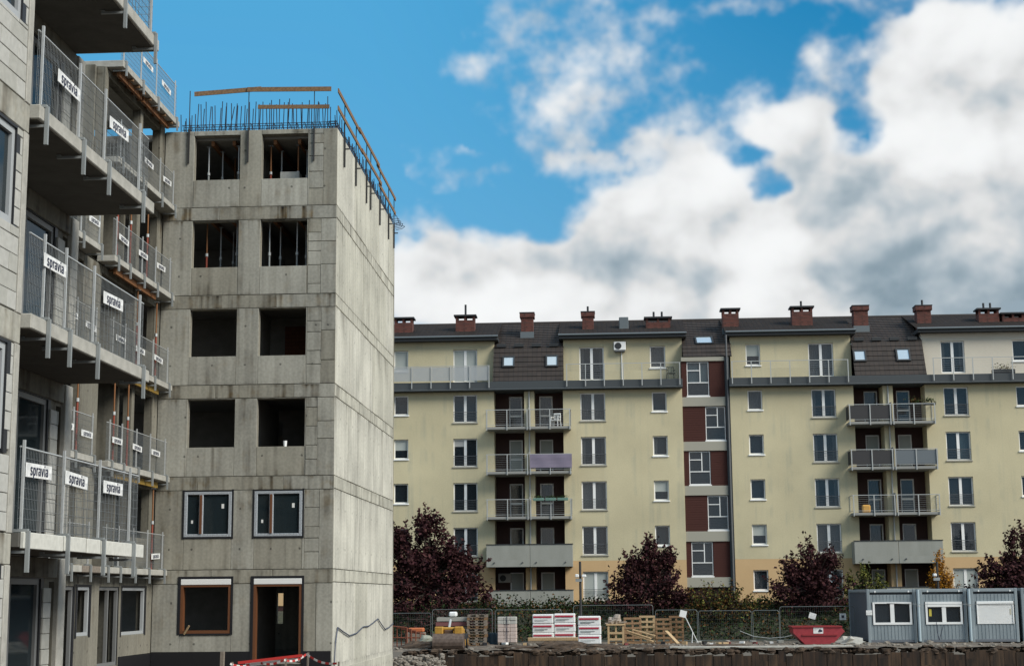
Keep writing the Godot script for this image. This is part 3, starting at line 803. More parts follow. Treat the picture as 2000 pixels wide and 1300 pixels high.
func make_far_wing(o: Node3D) -> void:
	var z0 := -26.2; var z1 := TOWER_Z
	for k in 6:
		var y0: float = FLOORS[k]; var y1: float = FLOORS[k + 1] - 0.2
		var near_end := z0 if k < 5 else -42.3
		var holes := [[-47.9, -46.0, y0 + 0.95 if k % 2 else y0 + 0.02, y0 + 2.45], [-45.75, -42.6, y0 + 0.02, y0 + 2.45], [-41.1, -37.9, y0 + 0.02, y0 + 2.45]]
		if k == 0: holes = [[-47.7, -45.4, 1.77, 3.14], [-45.1, -43.3, 0.95, 3.14], [-42.5, -41.5, 1.84, 3.14], [-41.2, -39.4, 0.95, 3.14]]
		if k == 5: holes.pop_back()
		part(o, "front_wall", core(z1 + 0.004, near_end, y0 + 0.002 if k > 0 else -1.6, y1, holes, false, FAR_X - 0.06, FAR_X - 0.26), M.shaded_concrete_b)
		holes.sort_custom(func(p, q): return p[0] < q[0])
		var skin := func(a: float, b: float, c: float, d: float) -> MB:
			var m := MB.new(); m.shift = V(0, 0, rng.randf_range(-3, 3))
			return m.bevel(V(FAR_X - 0.056, c + 0.006, a + 0.006), V(FAR_X + rng.randf_range(-0.008, 0.01), d - 0.006, b - 0.006), 0.01)
		wall_pieces(o, "concrete_panel", z1 + 0.01, near_end, y0 + 0.004, y1 - 0.003, holes, skin, func() -> Material: return [M.shaded_concrete, M.shaded_concrete, M.shaded_concrete_b][rng.randi() % 3])
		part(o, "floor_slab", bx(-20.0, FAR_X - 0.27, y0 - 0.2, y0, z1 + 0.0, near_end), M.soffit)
		part(o, "partition", bx(-17.4, -17.25, y0 + 0.002, y1, z1, near_end), M.soffit)
		part(o, "partition", bx(-17.24, FAR_X - 0.27, y0 + 0.002, y1, -41.9, -41.75) if k < 5 else bx(-17.24, FAR_X - 0.27, y0 + 0.002, y1, -42.3, -42.15), M.shaded_concrete_b)
		if k < 5: part(o, "partition", bx(-17.24, FAR_X - 0.27, y0 + 0.002, y1, -45.4, -45.25), M.shaded_concrete_b)
		if k == 0:
			frame_x(o, "window", FAR_X - 0.02, 1.77, 3.14, -45.4, -47.7, M.frame_pale, 1, false)
			frame_x(o, "door", FAR_X - 0.03, 0.95, 3.14, -43.3, -45.1, M.frame_grey, 2, false)
			frame_x(o, "window", FAR_X - 0.02, 1.84, 3.14, -41.5, -42.5, M.frame_pale, 1, false)
			frame_x(o, "door", FAR_X - 0.03, 0.95, 3.14, -39.4, -41.2, M.frame_grey, 2, false)
			part(o, "damp_proof_coating", bx(FAR_X - 0.05, FAR_X + 0.013, -1.6, 1.17, z1 + 0.014, -45.15), M.bitumen)
			part(o, "damp_proof_coating", bx(FAR_X - 0.05, FAR_X + 0.013, -1.6, 1.0, -41.25, -43.25), M.bitumen)
		# shallow balcony slabs with edge boards
		if k > 0:
			var spans := [[-37.8, -41.2], [-42.25, z1 + 0.012]]
			if k == 1: spans = [[-37.8, -40.4], [-40.45, -41.9], [-41.95, z1 + 0.012]]
			if k == 5: spans = [[-42.3, z1 + 0.012]]
			for s in spans:
				part(o, "balcony_slab", MB.new().bevel(V(FAR_X - 0.05, y0 - 0.17, s[1]), V(FAR_EDGE, y0, s[0]), 0.01), M.slab if not (k == 1 and s[0] == -40.45) else M.wood_grey)
	var y: float = FLOORS[6]
	part(o, "roof_slab", MB.new().bevel(V(-20.0, y - 0.2, z1 + 0.012), V(FAR_EDGE, y, -42.4), 0.012), M.slab)
	# timber and steel formwork beams still under some of the slabs
	for b in [[6, -42.7, -44.9], [6, -45.1, -47.9], [3, -42.6, -47.6], [4, -43.0, -47.0], [2, -43.5, -47.8]]:
		var yy: float = FLOORS[b[0]]
		part(o, "formwork_beam", bx(FAR_EDGE - 0.28, FAR_EDGE - 0.2, yy - 0.38, yy - 0.205, b[1], b[2]), M.formwork if b[0] > 3 else M.formwork_yellow)
		for i in 4:
			var z: float = lerpf(b[1] - 0.2, b[2] + 0.2, i / 3.0)
			part(o, "formwork_joist", bx(FAR_X + 0.01, FAR_EDGE - 0.03, yy - 0.275, yy - 0.205, z - 0.04, z + 0.04) if b[0] == 6 else bx(FAR_X + 0.01, FAR_EDGE - 0.29, yy - 0.275, yy - 0.205, z - 0.04, z + 0.04), M.wood)

func make_prop(where: Vector3, tall: float, red: bool, label: String, group: String) -> void:
	var o := thing("steel_prop", label, "prop", where, group)
	part(o, "outer_tube", MB.new().tube(where, where + V(0, tall * 0.58, 0), 0.032, 0.032, 8), M.prop_red if red else M.steel_dull)
	part(o, "inner_tube", MB.new().tube(where + V(0, tall * 0.58, 0), where + V(0, tall, 0), 0.024, 0.024, 8), M.steel if not red else M.formwork)
	part(o, "collar", MB.new().tube(where + V(0, tall * 0.56, 0), where + V(0, tall * 0.60, 0), 0.05, 0.05, 8), M.steel)
	part(o, "head_plate", bx(where.x - 0.07, where.x + 0.07, where.y + tall, where.y + tall + 0.01, where.z - 0.07, where.z + 0.07), M.steel_dull)
	part(o, "foot_plate", bx(where.x - 0.07, where.x + 0.07, where.y, where.y + 0.008, where.z - 0.06, where.z + 0.06), M.steel_dull)

func wire_panel(length: float, tall: float) -> ArrayMesh:
	# welded mesh in the y-z plane, from 0 towards -z
	var key := "wire%.2f_%.2f" % [length, tall]
	if cache.has(key): return cache[key]
	var m := MB.new()
	var nz := int(length / 0.058); var ny := int(tall / 0.13)
	for i in nz + 1:
		m.tube(V(0, 0, -length * i / nz), V(0, tall, -length * i / nz), 0.0038, 0.0038, 3, false)
	for j in ny + 1:
		m.tube(V(0.004, tall * j / ny, 0), V(0.004, tall * j / ny, -length), 0.0042, 0.0042, 3, false)
	cache[key] = m.mesh()
	return cache[key]

func lettering(word: String, tall: float) -> TextMesh:
	var key := "text" + word + str(tall)
	if cache.has(key): return cache[key]
	var f := SystemFont.new()
	f.font_names = PackedStringArray(["Droid Sans"])
	f.font_weight = 700
	var t := TextMesh.new()
	t.text = word
	t.font = f
	t.font_size = 64
	t.pixel_size = tall / 64.0
	t.depth = 0.004
	cache[key] = t
	return t

func sign_board(o: Node3D, x: float, y: float, z: float, wide: float, tall: float) -> void:
	# a white board hung on the mesh, lettered, looking along +x; (x, y, z) is its middle
	var b := part(o, "sign_board", MB.new().bevel(V(-0.006, -tall / 2, -wide / 2), V(0.006, tall / 2, wide / 2), 0.003), M.sign, V(x, y, z))
	b.rotation.x = rng.randf_range(-0.05, 0.05)
	var t := part(b, "lettering", lettering("spravia", tall * 1.02), M.ink, V(x + 0.009, y + tall * 0.03, z))
	t.rotation.y = PI / 2

func guard(label: String, at: Vector3, length: float, posts: Array, signs: Array, tall := 1.15, inner := 0.0, clamp := 0.52, group := "mesh guard fences along the balcony edges") -> Node3D:
	# a run of mesh edge protection along -z from `at`: posts clamped round the slab edge, mesh between them, boards
	var o := thing("guard_fence", label, "guard fence", at, group)
	part(o, "wire_mesh", wire_panel(length, tall - 0.08), M.wire, at + V(-0.035, 0.05, 0), "stuff")
	part(o, "top_rail", MB.new().tube(at + V(-0.035, tall - 0.03, 0), at + V(-0.035, tall - 0.03, -length), 0.014, 0.014, 6), M.steel)
	for z in posts:
		var p := V(at.x, at.y, z)
		var post := part(o, "post", MB.new().box(p + V(-0.016, 0.01, -0.02), p + V(0.016, tall + 0.06, 0.02)), M.steel)
		if clamp > 0.0:
			part(post, "clamp", MB.new().box(p + V(-0.10, 0.005, -0.03), p + V(0.10, 0.045, 0.03)).box(p + V(0.075, 0.003 - clamp, -0.024), p + V(0.125, 0.02, 0.024)).box(p + V(-0.30, -0.27, -0.018), p + V(0.074, -0.235, 0.018)).box(p + V(-0.30, -0.234, -0.03), p + V(-0.24, -0.213, 0.03)), M.steel_dull)
	for s in signs:
		sign_board(o, at.x + 0.03, at.y + s[1], s[0], s[2], s[3])
	if inner > 0.0:
		# return across the far end
		var e := at + V(0, 0, -length)
		var w := part(o, "wire_mesh", wire_panel(inner, tall - 0.08), M.wire, e + V(-0.04, 0.05, 0), "stuff")
		w.rotation.y = PI / 2
	return o

func make_guards() -> void:
	var x := -7.62
	guard("near mesh guard fence with two white signs, directly under the topmost slab", V(x, FLOORS[3], -20.15), 5.25, [-20.24, -21.79, -22.98, -24.79], [[-21.25, 0.66, 0.92, 0.19], [-23.6, 0.72, 0.95, 0.19]], 1.12, 1.3)
	guard("near mesh guard fence with two white signs, halfway up the left edge", V(x, FLOORS[2], -20.15), 5.25, [-20.64, -21.51, -22.75, -25.09], [[-20.98, 0.84, 0.88, 0.19], [-23.6, 0.82, 0.96, 0.19]], 1.15, 1.3)
	guard("mesh guard fence with three large white signs in a row", V(x, FLOORS[1], -20.15), 5.25, [-20.19, -21.74, -23.33, -24.85], [[-20.68, 0.83, 0.96, 0.19], [-22.2, 0.82, 0.95, 0.19], [-23.9, 0.82, 0.94, 0.19]], 1.15, 1.3)
	guard("mesh guard fence cut off by the top of the photo", V(x, FLOORS[4], -20.15), 5.25, [-20.5, -22.0, -23.5, -25.2], [], 1.15, 1.3)
	var e := FAR_EDGE - 0.06
	var g := "mesh guard fences along the far wing"
	var names := {1: "lowest", 2: "second lowest", 3: "middle", 4: "second highest"}
	for k in [1, 2, 3, 4]:
		var y: float = FLOORS[k]
		guard("small mesh guard fence on the left half of the %s far balcony" % names[k], V(e, y, -37.9), 3.3, [-38.1, -39.5, -41.0], [[-39.0, 0.62, 0.9, 0.17], [-40.5, 0.55, 0.9, 0.17]] if k > 1 else [], 1.1, 0.0, 0.42, g)
		guard("small mesh guard fence beside the tower on the %s far balcony" % names[k], V(e, y, -42.3), 6.0, [-42.5, -43.6, -45.0, -46.4, -48.0], [[-43.1, 0.62, 0.9, 0.17], [-45.0, 0.60, 0.9, 0.17], [-46.9, 0.62, 0.9, 0.17]] if k > 1 else [[-47.2, 0.4, 0.9, 0.17]], 1.1, 0.0, 0.42, g)
	guard("small mesh guard fence beside the tower just below the roof slab", V(e, FLOORS[5], -42.35), 5.95, [-42.6, -44.6, -46.6, -48.1], [[-45.3, 0.62, 0.9, 0.17], [-47.3, 0.6, 0.9, 0.17]], 1.1, 0.0, 0.42, g)
	guard("tall mesh guard fence against the blue sky on the far wing roof slab", V(e, FLOORS[6], -42.45), 5.85, [-42.6, -44.3, -45.9, -48.0], [[-44.9, 0.72, 1.0, 0.17], [-46.9, 0.66, 1.0, 0.17]], 1.2, 0.0, 0.42, g)

func make_roof_guards() -> void:
	# boards nailed to posts that are bolted to the tower's faces
	var z := TOWER_Z
	var o := thing("board_guard", "wooden board guard rail along the front of the tower roof", "guard rail", V(-11, 17.75, z))
	for x in [-13.25, -11.31, -9.16]:
		part(o, "post", MB.new().box(V(x - 0.025, 16.66, z + 0.016), V(x + 0.025, 17.8, z + 0.06)).box(V(x - 0.012, 17.8, z + 0.02), V(x + 0.012, 19.1, z + 0.045)), M.dark_steel)
	part(o, "board", MB.new().bar(V(-13.1, 18.98, z + 0.065), V(-10.9, 19.10, z + 0.065), 0.035, 0.15), M.wood)
	part(o, "board", MB.new().bar(V(-11.35, 19.075, z + 0.103), V(-8.6, 19.02, z + 0.103), 0.035, 0.15), M.wood)
	part(o, "board", MB.new().bar(V(-11.0, 18.49, z + 0.065), V(-8.66, 18.44, z + 0.065), 0.035, 0.13), M.wood)
	var x := TOWER_X
	var s := thing("board_guard", "wooden board guard rail running back along the right side of the tower roof", "guard rail", V(x, 17.75, -55))
	for zz in [-49.6, -52.0, -54.4, -55.4, -57.8, -60.2, -61.8]:
		part(s, "post", MB.new().box(V(x + 0.014, 16.75, zz - 0.025), V(x + 0.07, 17.8, zz + 0.025)).box(V(x + 0.02, 17.8, zz - 0.014), V(x + 0.05, 18.95, zz + 0.014)).box(V(x + 0.07, 17.35, zz - 0.02), V(x + 0.2, 17.39, zz + 0.02)), M.dark_steel)
	for b in [[-48.0, -52.6, 18.86, 0.085], [-52.2, -57.0, 18.84, 0.125], [-56.6, -61.9, 18.82, 0.085], [-48.0, -53.2, 18.28, 0.085], [-52.8, -57.6, 18.25, 0.125], [-57.2, -61.9, 18.2, 0.085]]:
		part(s, "board", MB.new().bar(V(x + b[3], b[2], b[0]), V(x + b[3], b[2] + rng.randf_range(-0.06, 0.06), b[1]), 0.035, 0.14), M.wood)

func make_tower_details() -> void:
	# props that carry the ceilings, seen through the open windows
	var nth := ["first", "second", "third", "fourth", "fifth", "sixth", "seventh", "eighth"]
	var i := 0
	var roof_beams := thing("formwork_beams", "timber formwork beams under the ceilings behind the top two tower window rows", "formwork", V(-11, FLOORS[4] + 2.5, -50))
	for k in [5, 4]:
		i = 0
		for q in [-12.55, -11.85, -10.5, -9.7]:
			part(roof_beams, "beam", bx(q - 0.05, q + 0.05, FLOORS[k] + (2.31 if k == 5 else 2.62) - 0.16, FLOORS[k] + (2.30 if k == 5 else 2.63), -52.5, -48.75), M.formwork)
		for p in [[-12.72, -48.95, 0], [-12.4, -49.5, 0], [-11.72, -48.9, 0], [-12.15, -50.2, 1], [-10.68, -49.0, 1], [-10.45, -49.6, 0], [-9.78, -49.0, 1], [-9.58, -49.5, 0]]:
			make_prop(V(p[0], FLOORS[k] + 0.01, p[1]), 2.46 if k == 4 else 2.14, (p[2] + k) % 2 == 0 and p[2] == 1 or k == 4 and i == 0, "steel prop in the %s opening of the tower's %s row, %s from left" % ["left" if i < 4 else "right", "top" if k == 5 else "second", ["first", "third", "fourth", "second"][i % 4]], "props behind the tower's window openings")
			i += 1
	single("concrete_block", MB.new().bevel(V(-0.32, 0, -0.25), V(0.32, 0.95, 0.25), 0.02), M.block, "pale block standing in the right top window opening of the tower", "block", V(-10.05, FLOORS[5] + 0.33, -49.2))
	single("bucket", MB.new().tube(V(0, 0, 0), V(0, 0.18, 0), 0.05, 0.065, 12), M.white, "small white bucket on the sill of an empty tower window", "bucket", V(-9.98, 7.472, TOWER_Z - 0.13))
	for q in [[-14.0 + 0.25, -42.9, 4, 0], [-13.8, -46.0, 4, 1], [-13.8, -44.3, 4, 2], [-13.8, -43.3, 2, 3], [-13.8, -40.2, 2, 4], [-13.8, -39.0, 2, 5], [-13.8, -45.2, 3, 6], [-13.8, -47.2, 3, 7], [-13.8, -44.6, 2, 8], [-13.8, -47.4, 1, 9]]:
		make_prop(V(q[0], FLOORS[q[2]] + 0.003, q[1]), 2.45, true, "red steel prop on the %s far balcony, %s" % [{1: "lowest", 2: "second lowest", 3: "middle", 4: "second highest"}[q[2]], ["leftmost there", "nearest the tower there", "between two others there", "third from the left there", "second from the left there", "leftmost there", "left of the window there", "beside the tower there", "rightmost there", "beside the tower window there"][q[3]]], "red props on the far balconies")
	# sagging hose on the side wall
	var hp := []
	for p in [[-48.5, 0.6], [-48.7, 1.42], [-49.1, 1.88], [-50.2, 1.72], [-51.4, 1.57], [-52.9, 1.62], [-54.3, 1.80], [-55.6, 1.80], [-56.7, 1.9], [-57.8, 2.02], [-58.8, 1.78], [-59.7, 1.60], [-60.9, 1.66], [-61.9, 1.78]]:
		hp.append(V(TOWER_X + 0.05, p[1], p[0]))
	single("hose", MB.new().path(hp, 0.020, 6), mat(0.05, 0.065, 0.105, 0.5), "dark blue hose sagging along the foot of the tower's side wall", "hose", Vector3.ZERO)
	# barrier of boards and tape before the door
	var o := thing("tape_barrier", "low barrier of red and white tape on boards before the tower door", "barrier", V(-10, 0.4, -46.6))
	var poles := [[-11.1, -46.6, 0.95], [-10.4, -46.9, 1.0], [-9.5, -46.6, 1.05], [-8.9, -46.9, 1.2], [-7.9, -46.4, 0.95]]
	for p in poles:
		part(o, "post", MB.new().bar(V(p[0], -1.0, p[1]), V(p[0] + 0.05, p[2], p[1]), 0.06, 0.05), M.wood_grey)
	var tr := mat(0.50, 0.035, 0.03, 0.5); var tw := mat(0.72, 0.70, 0.68, 0.5)
	for i2 in poles.size() - 1:
		var a := V(poles[i2][0], poles[i2][2] - 0.05, poles[i2][1] + 0.05); var b := V(poles[i2 + 1][0], poles[i2 + 1][2] - 0.05, poles[i2 + 1][1] + 0.05)
		for s in 8:
			var u := s / 8.0; var w := (s + 1) / 8.0
			var sag := func(t: float) -> Vector3: return V(0, -0.10 * sin(PI * t), 0)
			part(o, "tape", MB.new().bar(a.lerp(b, u) + sag.call(u), a.lerp(b, w) + sag.call(w), 0.006, 0.06), tr if s % 2 else tw)
	part(o, "board", MB.new().bar(V(-10.9, 0.92, -46.7), V(-9.0, 1.12, -46.75), 0.05, 0.08), tr)
	part(o, "board", MB.new().bar(V(-10.7, 0.86, -46.8), V(-9.1, 1.0, -46.85), 0.04, 0.10), tw)
	single("timber_post", MB.new().bar(V(0, -2.0, 0), V(0.03, 0, 0), 0.16, 0.10), M.wood_grey, "weathered timber post standing before the black wall foot, left of the tower door", "post", V(-11.35, 1.26, -46.5))
	single("scrap_timber", MB.new().bar(V(0, 0, 0), V(0.17, 0.26, 0.05), 0.03, 0.05), M.wood_pale, "short pale lath leaning on the sill of the brown ground-floor window", "lath", V(-12.98, 1.72, TOWER_Z + 0.1))

# ------------------------------------------------------------------ the yellow apartment block
const ROWS := [4.25, 7.05, 9.85, 12.65, 15.45]     # heads of the windows, storey by storey
var B: Node3D                                       # the block's root

func yellow_materials() -> void:
	var st := stucco_print(51, Color(0.525, 0.468, 0.305), 0.18)
	M.stucco = mat(1, 1, 1, 0.9, st, 17.0)
	M.stucco_pale = mat(1, 1, 1, 0.9, mottled(256, Color(0.56, 0.51, 0.42), Color(0.64, 0.59, 0.49), 0.01, 0.2, 53), 10.0)
	M.stucco_orange = mat(1, 1, 1, 0.9, mottled(256, Color(0.50, 0.335, 0.17), Color(0.575, 0.395, 0.21), 0.01, 0.2, 54), 8.0)
	M.red_panel = mat(0.055, 0.013, 0.008, 0.85)
	M.red_panel_dark = mat(0.032, 0.010, 0.007, 0.75)
	M.spandrel = mat(0.33, 0.315, 0.26, 0.9)
	M.grey_band = mat(0.045, 0.053, 0.058, 0.7)
	M.cornice = mat(0.022, 0.025, 0.028, 0.7)
	M.parapet = mat(1, 1, 1, 0.85, mottled(256, Color(0.24, 0.245, 0.215), Color(0.31, 0.315, 0.285), 0.02, 0.2, 55, 4), 5.0)
	M.balcony_slab = mat(0.25, 0.25, 0.235, 0.9)
	M.rail = mat(0.42, 0.43, 0.42, 0.5, null, 1.0, 0.3)
	M.rail_dark = mat(0.12, 0.125, 0.13, 0.5, null, 1.0, 0.3)
	M.frame = mat(0.80, 0.80, 0.78, 0.5)
	M.frame_dim = mat(0.30, 0.29, 0.27, 0.6)
	M.curtain = mat(0.36, 0.365, 0.36, 0.9)
	M.curtain_blue = mat(0.30, 0.46, 0.52, 0.9)
	M.shade = mat(0.36, 0.39, 0.37, 0.8)
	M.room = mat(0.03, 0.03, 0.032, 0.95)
	M.pane = mat(0.02, 0.03, 0.04, 0.04)
	M.pane.albedo_color.a = 0.42
	M.pane.transparency = BaseMaterial3D.TRANSPARENCY_ALPHA
	M.tile = mat(1, 1, 1, 0.75, roof_print(), 2.4)
	M.brick = mat(1, 1, 1, 0.9, brick_print(128, 128, 4, 12, Color(0.055, 0.017, 0.012), Color(0.125, 0.036, 0.025), Color(0.08, 0.062, 0.055), 4), 1.0)
	M.zinc = mat(0.13, 0.15, 0.16, 0.55, null, 1.0, 0.3)
	M.sky_glass = mat(0.55, 0.63, 0.68, 0.08, null, 1.0, 0.3)
	M.frosted = mat(0.40, 0.42, 0.43, 0.5)
	M.frosted.albedo_color.a = 0.62
	M.frosted.transparency = BaseMaterial3D.TRANSPARENCY_ALPHA
	M.screen_dark = mat(0.035, 0.034, 0.036, 0.8)
	M.screen_blue = mat(0.12, 0.14, 0.155, 0.7)

func roof_print() -> ImageTexture:
	var g := RandomNumberGenerator.new(); g.seed = 77
	var im := Image.create(256, 256, false, Image.FORMAT_RGB8)
	for r in 8:
		for k in 8:
			var s := g.randf_range(0.75, 1.2)
			im.fill_rect(Rect2i(k * 32, r * 32, 32, 32), Color(0.027 * s, 0.019 * s, 0.015 * s).linear_to_srgb())
			im.fill_rect(Rect2i(k * 32, r * 32, 5, 32), Color(0.012, 0.009, 0.008).linear_to_srgb())
	return ImageTexture.create_from_image(im)

func shared(key: String, make: Callable) -> ArrayMesh:
	if not cache.has(key): cache[key] = make.call().mesh()
	return cache[key]

func house_window(x0: float, x1: float, y0: float, y1: float, zf: float, sashes: int, dress: int, bars: bool, door := false, called := "window") -> void:
	# dress: 0 dark, 1 sheer curtains, 2 half blind, 3 closed blind, 4 side curtains, 5 turquoise curtain in one sash
	var w := x1 - x0; var h := y1 - y0
	var key := "%.2f_%.2f_%d" % [w, h, sashes]
	var f := 0.075
	var at := V(x0, y0, zf - 0.14)
	var frame := shared("wf" + key, func() -> MB:
		var m := MB.new()
		m.box(V(0, 0, -0.06), V(f, h, 0)).box(V(w - f, 0, -0.06), V(w, h, 0)).box(V(f, 0, -0.06), V(w - f, f + 0.01, 0)).box(V(f, h - f, -0.06), V(w - f, h, 0))
		if sashes == 2: m.box(V(w / 2 - 0.085, f, -0.05), V(w / 2 + 0.085, h - f, 0.015))
		if sashes == 3: m.box(V(f, h * 0.40, -0.05), V(w - f, h * 0.40 + 0.11, 0.012))
		return m)
	var o := part(B, called, frame, M.frame, at)
	for i in (2 if sashes == 2 else 1):
		var a := f if i == 0 else w / 2 + 0.085
		var b := w - f if i == 1 or sashes != 2 else w / 2 - 0.085
		part(o, "pane", shared("wp%d" % i + key, func() -> MB: return MB.new().box(V(a, f, -0.035), V(b, h - f, -0.03))), M.pane, at)
		var hang := func(p: float, q: float, r: float, s: float) -> MB:
			var m := MB.new(); var n := maxi(2, int((q - p) / 0.06))
			for j in n:
				var u0 := lerpf(p, q, float(j) / n); var u1 := lerpf(p, q, (j + 1.0) / n)
				var d0 := -0.16 - 0.03 * (j % 2); var d1 := -0.16 - 0.03 * ((j + 1) % 2)
				m.quad(V(u0, r, d0), V(u1, r, d1), V(u1, s, d1), V(u0, s, d0))
				m.quad(V(u1, r, d1 - 0.01), V(u0, r, d0 - 0.01), V(u0, s, d0 - 0.01), V(u1, s, d1 - 0.01))
			return m
		var wk := key + "_%d_%d" % [i, dress]
		if dress == 1: part(o, "curtain", shared("c1" + wk, func() -> MB: return hang.call(a - 0.03, b + 0.03, 0.0, h)), M.curtain, at)
		elif dress == 2: part(o, "blind", shared("c2" + wk, func() -> MB: return MB.new().box(V(a, h * (0.45 if w < 1.1 else 0.75), -0.028), V(b, h - f, -0.012))), M.shade, at)
		elif dress == 3: part(o, "blind", shared("c3" + wk, func() -> MB: return MB.new().box(V(a, f, -0.028), V(b, h - f, -0.012))), M.shade, at)
		elif dress == 4: part(o, "curtain", shared("c4" + wk, func() -> MB: return hang.call(a - 0.03 if i == 0 else b - 0.22, a + 0.22 if i == 0 else b + 0.03, 0.0, h)), M.curtain, at)
		elif dress == 5 and i == 1: part(o, "curtain", shared("c5" + wk, func() -> MB: return hang.call(a - 0.03, b + 0.03, 0.0, h)), M.curtain_blue, at)
		elif dress == 6 and i == 0: part(o, "blind", shared("c6" + wk, func() -> MB: return MB.new().box(V(a, h * 0.72, -0.028), V(b, h - f, -0.012))), M.curtain, at)
	if not door:
		part(o, "sill", shared("ws" + key, func() -> MB: return MB.new().bevel(V(-0.06, -0.09, -0.05), V(w + 0.06, -0.004, 0.20), 0.012)), M.frame if sashes == 1 else M.spandrel, at)
	if bars:
		part(o, "window_rail", shared("wr" + key, func() -> MB:
			var m := MB.new()
			m.box(V(0.0, 0.66, 0.10), V(w, 0.69, 0.13)).box(V(0.0, 0.06, 0.10), V(w, 0.08, 0.13))
			for j in 5: m.box(V(0.0, 0.16 + 0.1 * j, 0.11), V(w, 0.172 + 0.1 * j, 0.12))
			return m), M.rail_dark, at)

func balcony_rail(x0: float, x1: float, y: float, z0: float, z1: float, fill: int, side: int) -> void:
	# fill: 0 open wires, 1 dark screen, 2 blue-grey screen; side -1 / 1: which end has a return
	var posts: Array = [x0 + 0.05, (x0 + x1) / 2, x1 - 0.05]
	var o := part(B, "balcony_railing", MB.new().box(V(x0, y + 1.04, z1 - 0.03), V(x1, y + 1.08, z1 + 0.02)).box(V(x0, y + 0.10, z1 - 0.02), V(x1, y + 0.13, z1 + 0.01)), M.rail)
	for p in posts: part(o, "post", bx(p - 0.03, p + 0.03, y - 0.22, y + 1.04, z1 + 0.012, z1 + 0.05), M.rail)
	var xe := x0 if side < 0 else x1
	part(o, "side_rail", MB.new().box(V(xe - 0.02, y + 1.04, z0 + 0.01), V(xe + 0.02, y + 1.08, z1 - 0.031)).box(V(xe - 0.015, y + 0.1, z0 + 0.01), V(xe + 0.015, y + 0.13, z1 - 0.031)).box(V(xe - 0.015, y + 0.13, z0 + 0.01), V(xe + 0.015, y + 1.04, z0 + 0.04)), M.rail)
	if fill == 0:
		var m := MB.new()
		for j in 7: m.tube(V(x0, y + 0.24 + 0.115 * j, z1 - 0.005), V(x1, y + 0.24 + 0.115 * j, z1 - 0.005), 0.006, 0.006, 3, false)
		for j in 6: m.tube(V(xe, y + 0.24 + 0.13 * j, z0), V(xe, y + 0.24 + 0.13 * j, z1), 0.006, 0.006, 3, false)
		part(o, "infill_wires", m, M.rail, Vector3.ZERO, "stuff")
	else:
		part(o, "screen", bx(x0 + 0.02, x1 - 0.02, y + 0.16, y + 1.0, z1 - 0.012, z1 + 0.0), M.screen_dark if fill == 1 else M.screen_blue)
		part(o, "side_screen", bx(xe - 0.012, xe + 0.012, y + 0.16, y + 1.0, z0 + 0.02, z1 - 0.035), M.screen_dark if fill == 1 else M.screen_blue)

func loggia(x0: float, x1: float, p0: float, p1: float, e0: float, e1: float, fills: Array, doors: Array) -> void:
	# a recess x0..x1 split by a pier p0..p1, with balconies e0..e1 standing out of it on every storey
	var zf := YELLOW_Z; var zb := zf - 1.35
	part(B, "loggia_wall", core(x0 - 0.3, x1 + 0.3, 1.4, 15.62, [[doors[0], doors[0] + 0.86, 1.75, 4.25]] + _stack(doors[0]) + _stack(doors[1]) + [[doors[1], doors[1] + 0.86, 1.75, 4.25]], true, zb, zb - 0.2), M.red_panel_dark)
	part(B, "loggia_cheek", bx(x0 - 0.3, x0, 4.94, 15.62, zb, zf - 0.36), M.stucco)
	part(B, "loggia_cheek", bx(x1, x1 + 0.3, 4.94, 15.62, zb, zf - 0.36), M.stucco)
	part(B, "pier", bx(p0, p1, 4.92, 15.6, zb + 0.01, zf + 0.02), M.stucco)
	part(B, "pier", bx(p0, p1, 1.4, 4.915, zb + 0.01, zf + 0.02), M.stucco_orange)
	part(B, "downpipe", MB.new().tube(V((p0 + p1) / 2, 1.5, zf + 0.08), V((p0 + p1) / 2, 15.6, zf + 0.08), 0.05, 0.05, 8), M.rail)
	for r in 5:
		var y: float = ROWS[r] - 2.20
		var zo := zf + 1.1
		for i in 2:
			house_window(doors[i], doors[i] + 0.86, y + 0.02, ROWS[r], zb, 3, [3, 1, 0, 2, 0, 1][(r * 2 + i * 3 + int(absf(x0))) % 6], false, true, "balcony_door")
		part(B, "balcony_slab", MB.new().bevel(V(e0, y - 0.17, zb + 0.01), V(e1, y, zo), 0.015), M.balcony_slab)
		var mid := (p0 + p1) / 2
		if r < 2:
			var pr := part(B, "balcony_parapet", MB.new().bevel(V(e0 - 0.02, y - 0.30, zo - 0.09), V(mid - 0.012, y + 1.06, zo + 0.03), 0.012).bevel(V(mid + 0.012, y - 0.30, zo - 0.09), V(e1 + 0.02, y + 1.06, zo + 0.03), 0.012), M.parapet)
			part(pr, "coping", bx(e0 - 0.05, e1 + 0.05, y + 1.062, y + 1.11, zo - 0.12, zo + 0.06), M.cornice)
			part(pr, "side_panel", bx(e0 - 0.01, e0 + 0.09, y - 0.30, y + 1.06, zf + 0.02, zo - 0.1), M.parapet)
			part(pr, "side_panel", bx(e1 - 0.09, e1 + 0.01, y - 0.30, y + 1.06, zf + 0.02, zo - 0.1), M.parapet)
			for q in [0.09, 0.42, 0.58, 0.92]:
				part(pr, "spout", MB.new().tube(V(lerpf(e0, e1, q), y - 0.02, zo + 0.02), V(lerpf(e0, e1, q), y - 0.03, zo + 0.10), 0.045, 0.045, 8), M.rail_dark)
		else:
			balcony_rail(e0, mid - 0.04, y, zf, zo, fills[(r - 2) * 2], -1)
			balcony_rail(mid + 0.04, e1, y, zf, zo, fills[(r - 2) * 2 + 1], 1)
			part(B, "divider", bx(mid - 0.02, mid + 0.02, y + 0.003, y + 1.2, zf + 0.03, zo - 0.05), M.balcony_slab)

func _stack(x: float) -> Array:
	var out := []
	for r in range(1, 5): out.append([x, x + 0.86, ROWS[r] - 2.18, ROWS[r]])
	return out

